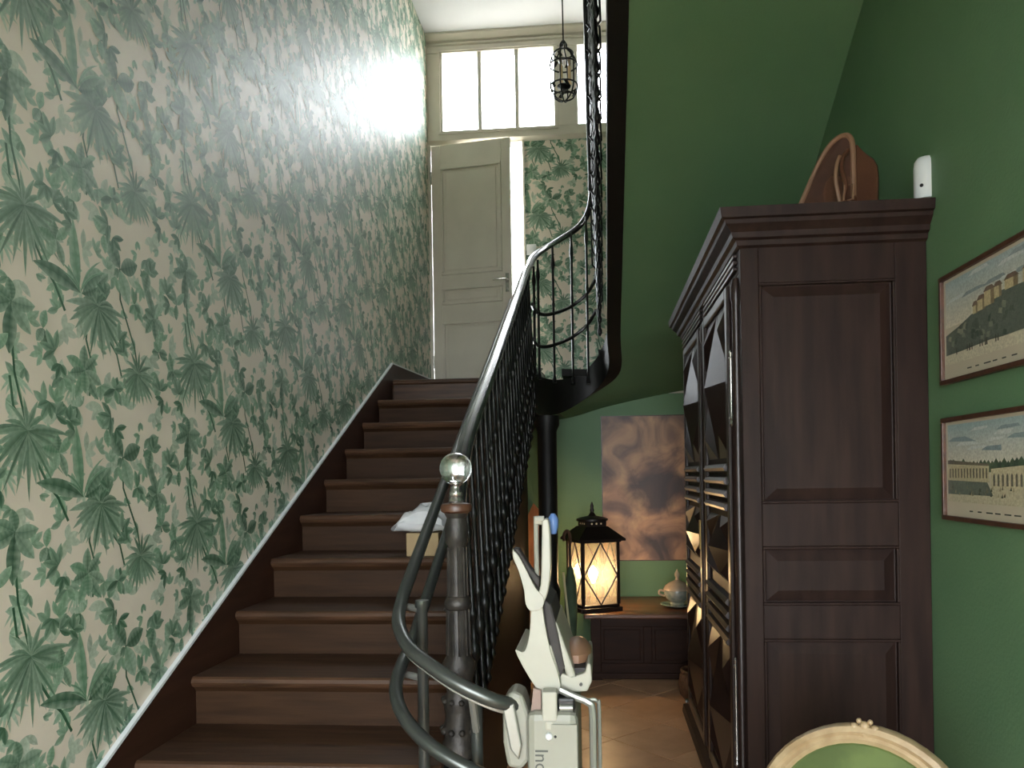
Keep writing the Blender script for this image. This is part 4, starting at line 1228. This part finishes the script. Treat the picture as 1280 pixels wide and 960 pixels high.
link('canopy', MB().lathe([(0.008, 0.14), (0.03, 0.30), (0.045, 0.50), (0.040, 0.70), (0.018, 0.80), (0.008, 0.82)], -0.215, 5.26, 0, 10), M['umbrella'], um_, smooth=True)
link('shaft', MB().tube([(-0.215, 5.26, 0.0), (-0.215, 5.26, 0.98)], 0.007, 8), M['black'], um_)
link('handle', MB().tube(bez([(-0.215, 5.26, 0.96), (-0.215, 5.26, 1.03), (-0.235, 5.26, 1.06), (-0.255, 5.26, 1.03), (-0.255, 5.26, 0.99)], 5), 0.011, 8), M['stairwood'], um_, smooth=True)
link('band', MB().tube([(-0.262, 5.225, 0.78), (-0.245, 5.215, 0.6), (-0.225, 5.215, 0.4)], 0.008, 6), M['umbrella2'], um_)

# ------------------------------------------------------------------ box with towel on the stairs
TZ = 0.64 + 3 * RISE
bx = link('card_box', MB().box(-0.80, -0.665, 3.10, 3.24, TZ, TZ + 0.095), M['card'], None, bevel=0.003)
tag(bx, 'small beige carton standing on a stair tread under a white cloth', 'box')
tw = MB()
rows_ = []
for i in range(15):
    th_ = PI * i / 14
    r_ = []
    for j in range(28):
        ph = 2 * PI * j / 28
        sg = lambda q, e: math.copysign(abs(q) ** e, q)
        x = sg(math.sin(th_), 0.7) * sg(math.cos(ph), 0.6); y = sg(math.sin(th_), 0.7) * sg(math.sin(ph), 0.6); z = sg(math.cos(th_), 0.8)
        fold = 1 + 0.09 * math.sin(5 * ph + 3 * z) * math.sin(th_) + 0.05 * math.sin(9 * z + 2 * ph)
        prof_ = 0.55 + 0.45 * math.cos((x - 0.15) * 1.5)
        zz = TZ + 0.096 + (0.052 * (z + 1) * (prof_ if z > 0 else 1)) * (1 if z > -0.9 else 1)
        if abs(x) > 0.62: zz -= 0.022 * (abs(x) - 0.62) / 0.38
        # flat folded layers: slumped to one side with a raised corner
        zz += 0.012 * math.sin(14 * x + 2) * max(z, 0) + 0.03 * max(z, 0) * (x + 0.2) * (1 if x < 0.5 else (1 - x) * 2)
        r_.append((-0.748 + 0.126 * x * fold, 3.17 + 0.085 * y * fold, zz))
    r_.append(r_[0])
    rows_.append(r_)
tw.grid(rows_)
two = link('folded_cloth', tw, M['cloth'], None, smooth=True)
tag(two, 'crumpled folded white cloth lying over the carton on the stairs', 'cloth')

# ------------------------------------------------------------------ stair lift
lift = thing('stair_lift', 'folded beige chair stairlift parked at the foot of the stairs on its rail', 'stairlift', (-0.1, 1.95, 0))


def off(p, dz):
    return (p[0], p[1], p[2] + dz)


XA = -0.556
railA = [(XA, y, nose(y) + 0.475) for y in (4.95, 4.4, 3.8, 3.2, 2.7, 2.35, 2.2)] + \
    [(-0.556, 2.10, 1.105), (-0.540, 2.0, 1.060), (-0.49, 1.90, 1.02), (-0.42, 1.845, 0.985), (-0.34, 1.815, 0.945), (-0.26, 1.82, 0.908), (-0.21, 1.86, 0.885)]
pa = bez(railA, 8)
link('upper_rail', MB().tube(pa, 0.018, 12), M['tube'], lift, smooth=True)
railB = [off(p, -0.20) for p in railA[:7]] + [(-0.556, 2.08, 0.925), (-0.545, 1.98, 0.885), (-0.50, 1.89, 0.845), (-0.43, 1.835, 0.80), (-0.34, 1.81, 0.755), (-0.25, 1.82, 0.715), (-0.19, 1.87, 0.69)]
pb = bez(railB, 8)
link('lower_rail', MB().tube(pb, 0.018, 12), M['tube'], lift, smooth=True)
link('rack_strip', MB().tube([off(p, -0.019) for p in pa], 0.007, 6), M['liftmetal'], lift)
link('support_leg', MB().lathe([(0.05, 0.48), (0.05, 0.488), (0.016, 0.492), (0.015, 1.09), (0.019, 1.095), (0.019, 1.112)], -0.487, 2.045, 0, 14), M['tube'], lift, smooth=True)
link('support_leg', MB().lathe([(0.05, 0.0), (0.05, 0.008), (0.018, 0.012), (0.015, 0.90)], -0.318, 1.90, 0, 14), M['tube'], lift, smooth=True)
for p0, p1 in (((-0.55, 2.11, 1.085), (-0.50, 2.06, 1.085)), ((-0.55, 2.09, 0.90), (-0.50, 2.055, 0.90)), ((-0.318, 1.90, 0.80), (-0.318, 1.82, 0.935))):
    link('joint_bracket', MB().tube([p0, p1], 0.010, 8), M['liftmetal'], lift, smooth=True)
for k in range(3):
    y = 2.75 + k * 0.9336
    zt = 0.64 + RISE * math.floor((y - Y0) / RUN)
    link('support_leg', MB().lathe([(0.045, zt), (0.045, zt + 0.008), (0.014, zt + 0.01), (0.013, nose(y) + 0.46)], -0.53, y, 0, 12), M['tube'], lift, smooth=True)

# carriage: rail end clamp, body, chair
link('rail_clamp', MB().prism([(-0.245, 0.90), (-0.222, 0.925), (-0.195, 0.915), (-0.178, 0.86), (-0.180, 0.76), (-0.20, 0.735), (-0.235, 0.74), (-0.245, 0.80)], 'y', 1.84, 1.93), M['liftgrey'], lift, bevel=0.010)
link('clamp_plate', MB().prism([(-0.243, 0.89), (-0.215, 0.90), (-0.197, 0.80), (-0.205, 0.765), (-0.225, 0.79)], 'y', 1.822, 1.842), M['liftmetal'], lift, bevel=0.004)
link('clamp_plate', MB().prism([(-0.235, 0.70), (-0.185, 0.71), (-0.185, 0.60), (-0.235, 0.58)], 'y', 1.84, 1.90), M['liftgrey'], lift, bevel=0.008)
body = link('carriage', MB().box(-0.183, -0.062, 1.80, 2.10, 0.10, 0.885), M['liftgrey'], lift, bevel=0.018)
link('carriage_cover', MB().box(-0.125, -0.064, 1.795, 1.802, 0.12, 0.86), M['liftgrey'], body)
link('warning_plate', MB().prism([(-0.176, 0.868), (-0.150, 0.872), (-0.150, 0.93), (-0.168, 0.935)], 'y', 1.83, 1.99), mat('lift_brown_panel', lin(130, 108, 96), 0.5), lift)
link('neck', MB().box(-0.146, -0.110, 1.80, 1.84, 0.865, 0.935).box(-0.139, -0.120, 1.798, 1.82, 0.845, 0.866), M['liftplastic'], lift, bevel=0.004)
link('status_light', MB().sphere((-0.130, 1.797, 0.832), 0.009, 12, 8), M['sensor'], body, smooth=True)
link('key_switch', MB().sphere((-0.115, 1.797, 0.832), 0.004, 8, 6), M['black'], body)
txt = bpy.data.curves.new('lettering', 'FONT'); txt.body = 'Inov'; txt.size = 0.044; txt.extrude = 0.0004
to = bpy.data.objects.new('lettering_tmp', txt); col.objects.link(to)
dg = bpy.context.evaluated_depsgraph_get()
tm = bpy.data.meshes.new_from_object(to.evaluated_get(dg)); bpy.data.objects.remove(to)
tm.materials.clear()
tl = link('lettering', tm, M['inktext'], None)
tl.location = (-0.163, 1.7985, 0.802)
tl.rotation_euler = Matrix(((0, 1, 0), (0, 0, -1), (-1, 0, 0))).to_euler()
mw = Matrix.Translation(tl.location) @ tl.rotation_euler.to_matrix().to_4x4()
tm.transform(mw); tl.location = (0, 0, 0); tl.rotation_euler = (0, 0, 0)
setparent(tl, body)

# D-shaped bumper rail on the right of the carriage
link('bumper_rail', MB().tube(bez([(-0.105, 1.84, 0.93), (-0.07, 1.835, 0.915), (-0.038, 1.83, 0.903), (-0.028, 1.83, 0.885), (-0.027, 1.83, 0.80), (-0.028, 1.83, 0.5), (-0.03, 1.83, 0.25), (-0.06, 1.83, 0.2)], 6), 0.009, 8)
     .tube(bez([(-0.038, 1.85, 0.903), (-0.018, 1.85, 0.90), (-0.012, 1.85, 0.86), (-0.014, 1.85, 0.5), (-0.02, 1.85, 0.22)], 6), 0.005, 8), M['liftmetal'], lift, smooth=True)
link('swivel_lever', MB().box(-0.112, -0.068, 1.82, 1.87, 0.885, 0.915), M['black'], lift, bevel=0.006)
link('swivel_cap', MB().tube([(-0.105, 1.82, 0.893), (-0.074, 1.82, 0.893)], 0.009, 10), M['liftmetal'], lift, smooth=True)
# backrest shell: side profile with width across
def outline(pts, n=4):
    q = bez([(p[0], p[1], 0) for p in pts + [pts[0]]], n)[:-1]
    return [(v.x, v.y) for v in q]


bprof2 = [(-0.172, 1.16), (-0.150, 1.155), (-0.138, 1.08), (-0.126, 1.02), (-0.110, 0.97), (-0.104, 0.93), (-0.122, 0.906), (-0.145, 0.912), (-0.178, 0.955), (-0.212, 1.022), (-0.190, 1.02), (-0.176, 1.07)]
link('backrest_shell', MB().prism(outline(bprof2), 'y', 1.845, 2.10), M['liftplastic'], lift, bevel=0.006)
link('backrest_pad', MB().prism([(-0.146, 1.150), (-0.124, 1.13), (-0.106, 1.06), (-0.092, 0.98), (-0.104, 0.95), (-0.128, 1.02), (-0.140, 1.08)], 'y', 1.858, 2.085), M['liftpad'], lift, bevel=0.006)
y = 1.862
arm = link('arm', MB().prism(outline([(-0.214, 1.268), (-0.198, 1.250), (-0.180, 1.215), (-0.160, 1.175), (-0.140, 1.150), (-0.146, 1.125), (-0.170, 1.118), (-0.184, 1.135), (-0.188, 1.17), (-0.200, 1.215), (-0.212, 1.245)]), 'y', y - 0.024, y + 0.026), M['liftplastic'], lift, bevel=0.009)
link('arm_pad', MB().prism([(-0.213, 1.270), (-0.200, 1.268), (-0.172, 1.222), (-0.150, 1.196), (-0.152, 1.170), (-0.178, 1.212), (-0.196, 1.248)], 'y', y - 0.020, y + 0.022), M['liftpad'], arm, bevel=0.003)
am2 = link('arm_post', MB().prism(outline([(-0.142, 1.336), (-0.126, 1.336), (-0.122, 1.27), (-0.124, 1.20), (-0.134, 1.152), (-0.152, 1.125), (-0.172, 1.13), (-0.160, 1.155), (-0.148, 1.18), (-0.144, 1.26)]), 'y', y - 0.022, y + 0.022), M['liftplastic'], lift, bevel=0.006)
link('control_stick', MB().tube([(-0.158, y, 1.20), (-0.158, y, 1.345)], 0.006, 8), M['liftgrey'], am2, smooth=True)
link('stick_head', MB().tube([(-0.160, y, 1.335), (-0.138, y, 1.335)], 0.011, 8), M['liftplastic'], am2, smooth=True)
link('stick_knob', MB().lathe([(0.008, 1.30), (0.013, 1.32), (0.013, 1.338), (0.005, 1.35)], -0.118, y + 0.03, 0, 12), M['blue'], am2, smooth=True)
# folded seat and footrest
link('seat', MB().prism([(-0.132, 1.085), (-0.112, 1.09), (-0.066, 0.955), (-0.085, 0.945)], 'y', 1.86, 2.12), M['liftplastic'], lift, bevel=0.006)
link('seat_support', MB().prism([(-0.140, 1.03), (-0.125, 1.035), (-0.105, 0.96), (-0.125, 0.935)], 'y', 1.85, 1.89), M['liftplastic'], lift, bevel=0.005)
fr_ = link('footrest', MB().prism([(-0.105, 0.965), (-0.075, 0.955), (-0.045, 0.965), (-0.038, 0.99), (-0.030, 0.985), (-0.028, 0.945), (-0.040, 0.92), (-0.075, 0.918), (-0.105, 0.93)], 'y', 1.86, 2.12), M['liftplastic'], lift, bevel=0.004)
link('seat_cushion', MB().lathe([(0.02, 0), (0.038, 0.01), (0.038, 0.03), (0.025, 0.048), (0.005, 0.055)], -0.068, 2.0, 0.965, 18, 1, 2.4), M['leather_edge'], lift, smooth=True)
link('cushion_base', MB().box(-0.090, -0.045, 1.88, 2.10, 0.957, 0.972), M['liftpad'], lift)
link('footrest_screw', MB().tube([(-0.055, 1.855, 0.938), (-0.055, 1.862, 0.938)], 0.004, 8), M['black'], fr_)
link('mast', MB().box(-0.15, -0.10, 1.90, 2.05, 0.87, 0.95), M['liftgrey'], lift)

# ------------------------------------------------------------------ pendant lantern over the landing
PX, PY = -0.172, 4.4
pd = thing('pendant_lantern', 'hanging wrought iron birdcage lantern above the landing', 'pendant lamp', (PX, PY, 3.58))
link('chain', MB().tube([(PX - 0.004, PY, ZC - 0.03), (PX - 0.003, PY, 4.3), (PX, PY, 3.92)], 0.0045, 6), M['iron'], pd)
link('ceiling_rose', MB().lathe([(0.02, ZC - 0.05), (0.05, ZC - 0.02), (0.05, ZC)], PX, PY, 0, 14), M['iron'], pd, smooth=True)
cg = MB()
for k in range(6):
    aa = 2 * PI * k / 6 + 0.3
    pr = [(0.004, 3.93), (0.018, 3.91), (0.022, 3.885), (0.05, 3.862), (0.072, 3.825), (0.078, 3.78), (0.078, 3.68), (0.070, 3.635), (0.045, 3.60), (0.012, 3.585)]
    link('cage_wire', MB().tube(bez([(PX + r * math.cos(aa), PY + r * math.sin(aa), z) for r, z in pr], 4), 0.0042, 6), M['iron'], pd, smooth=True)
for r, z in ((0.055, 3.857), (0.079, 3.79), (0.079, 3.67), (0.058, 3.613)):
    link('cage_ring', MB().tube([(PX + r * math.cos(2 * PI * k / 24), PY + r * math.sin(2 * PI * k / 24), z) for k in range(24)], 0.0045, 6, closed=True), M['iron'], pd, smooth=True)
for k in range(12):
    aa = 2 * PI * k / 12
    r = 0.079; z = 3.67 if k % 2 else 3.84
    a2 = aa + 0.5
    rr_ = r if k % 2 else 0.066
    c0 = Vector((PX + rr_ * math.cos(aa), PY + rr_ * math.sin(aa), z)); c1 = Vector((PX + rr_ * math.cos(a2), PY + rr_ * math.sin(a2), z - 0.03))
    side = Vector((math.cos(aa), math.sin(aa), 0)) * 0.004
    up = Vector((0, 0, 0.019)); mid = (c0 + c1) / 2
    link('iron_leaf', MB().add([c0, mid + up + side, c1, mid - up + side, mid + side * 2], [(0, 1, 4), (1, 2, 4), (2, 3, 4), (3, 0, 4)]), M['iron'], pd)
link('cage_floor', MB().lathe([(0.01, 3.655), (0.038, 3.665), (0.040, 3.670), (0.01, 3.675)], PX, PY, 0, 18), M['iron'], pd)
for k in range(3):
    aa = 2 * PI * k / 3
    cd = link('candle_sleeve', MB().lathe([(0.012, 3.675), (0.014, 3.685), (0.009, 3.69), (0.009, 3.78)], PX + 0.032 * math.cos(aa), PY + 0.032 * math.sin(aa), 0, 12), M['candle'], pd, smooth=True)
    link('flame_bulb', MB().lathe([(0.006, 3.78), (0.011, 3.80), (0.009, 3.82), (0.001, 3.84)], PX + 0.032 * math.cos(aa), PY + 0.032 * math.sin(aa), 0, 10), M['faience'], cd, smooth=True)

# light switch on the papered landing wall
sw = thing('light_switch', 'square white light switch on the papered wall beside the landing door', 'switch', (-0.525, YB, 3.23))
link('plate', B(-0.565, -0.487, YB - 0.014, YB - 0.002, 3.225, 3.312), M['sensor'], sw, bevel=0.003)
link('rocker', B(-0.545, -0.507, YB - 0.018, YB - 0.013, 3.245, 3.292), M['sensor'], sw, bevel=0.002)
sk = thing('floor_vase', 'pale pot standing on the landing behind the iron railing', 'pot', (-0.50, 6.0, ZL))
link('vase', MB().lathe([(0.05, ZL), (0.075, ZL + 0.03), (0.095, ZL + 0.09), (0.08, ZL + 0.15), (0.05, ZL + 0.18), (0.06, ZL + 0.20)], -0.50, 6.03, 0, 20), M['faience2'], sk, smooth=True)
link('rim', MB().tube([(-0.50 + 0.058 * math.cos(2 * PI * k / 20), 6.03 + 0.058 * math.sin(2 * PI * k / 20), ZL + 0.20) for k in range(20)], 0.006, 6, closed=True), M['faience2'], sk, smooth=True)

# ------------------------------------------------------------------ medallion chair
CHX, CHY = 0.583, 1.80
chair = thing('medallion_chair', 'cream oval backed armchair with green velvet before the wardrobe', 'chair', (CHX, CHY, 0))
chair.rotation_euler = (0, 0, R(-27))


def clink(name, mb, m, par=None, **k):
    o = link(name, mb, m, None, **k); o.parent = par or chair; return o


tilt = R(11)
def bk_pt(u, v, d):
    """back plane: u across, v up from oval centre, d towards the sitter (-y)"""
    z = 0.598 + v * math.cos(tilt) + d * math.sin(tilt)
    y = v * math.sin(tilt) - d * math.cos(tilt)
    return (u, y, z)
AW, AH = 0.230, 0.240
NN = 48
def oval(k, s=0.0):
    a = 2 * PI * k / NN
    return ((AW + s) * math.cos(a), (AH + s) * math.sin(a))
sect = [(-0.022, 0.0), (-0.022, 0.018), (-0.012, 0.026), (-0.004, 0.022), (0.004, 0.030), (0.016, 0.026), (0.022, 0.014), (0.022, -0.010), (0.0, -0.016), (-0.022, -0.010)]
vs_ = []; fs_ = []
for k in range(NN):
    for s, d in sect:
        u, v = oval(k, s); vs_.append(bk_pt(u, v, d))
ns = len(sect)
for k in range(NN):
    for j in range(ns):
        j2 = (j + 1) % ns; k2 = (k + 1) % NN
        fs_.append((k * ns + j, k * ns + j2, k2 * ns + j2, k2 * ns + j))
clink('back_frame', MB().add(vs_, fs_), M['cream'], smooth=True)
# upholstered pad, domed both sides
pr_ = MB()
for sgn in (1, -1):
    rws = []
    for i in range(7):
        t = i / 6
        rws.append([bk_pt((AW - 0.020) * t * math.cos(2 * PI * k / NN), (AH - 0.020) * t * math.sin(2 * PI * k / NN), sgn * (0.004 + 0.022 * (1 - t * t))) for k in range(NN + 1)])
    pr_.grid(rws)
clink('back_upholstery', pr_, M['velvet'], smooth=True)
gm = [bk_pt((AW - 0.022) * math.cos(2 * PI * k / NN), (AH - 0.022) * math.sin(2 * PI * k / NN), 0.012) for k in range(NN)]
clink('braid', MB().tube(gm, 0.005, 6, closed=True), M['velvet'], smooth=True)
cr_ = MB()
for k, (u, v, r) in enumerate(((0, AH + 0.024, 0.016), (-0.022, AH + 0.020, 0.013), (0.022, AH + 0.020, 0.013), (-0.042, AH + 0.014, 0.010), (0.042, AH + 0.014, 0.010), (0.0, AH + 0.008, 0.014), (-0.012, AH + 0.034, 0.009), (0.012, AH + 0.034, 0.009), (-0.06, AH + 0.008, 0.008), (0.06, AH + 0.008, 0.008))):
    p_ = bk_pt(u, v - 0.006, 0.018); cr_.sphere(p_, r * 0.72, 10, 8)
clink('carved_crest', cr_, M['cream'], smooth=True)
# back posts, seat, arms, legs
for s in (-1, 1):
    clink('back_post', MB().tube([bk_pt(s * 0.15, -0.20, 0), bk_pt(s * 0.165, -0.26, 0), (s * 0.185, -0.03, 0.36)], [0.018, 0.018, 0.02], 10), M['cream'], smooth=True)
    clink('leg', MB().tube([(s * 0.19, -0.02, 0.36), (s * 0.19, 0.01, 0.18), (s * 0.195, 0.05, 0.0)], [0.024, 0.019, 0.015], 10), M['cream'], smooth=True)
    clink('leg', MB().lathe([(0.012, 0), (0.016, 0.02), (0.012, 0.04), (0.024, 0.28), (0.027, 0.30), (0.022, 0.31), (0.03, 0.33), (0.03, 0.37)], s * 0.215, -0.46, 0, 14), M['cream'], smooth=True)
seat_pts = [(-0.20, 0.0), (0.20, 0.0), (0.245, -0.24), (0.235, -0.46), (0.15, -0.50), (0, -0.515), (-0.15, -0.50), (-0.235, -0.46), (-0.245, -0.24)]
clink('seat_rail', MB().prism(seat_pts, 'z', 0.345, 0.405), M['cream'], bevel=0.01)
clink('seat_cushion', MB().prism([(x * 0.95, -0.26 + (y + 0.26) * 0.94) for x, y in seat_pts], 'z', 0.405, 0.455), M['velvet'], bevel=0.022)
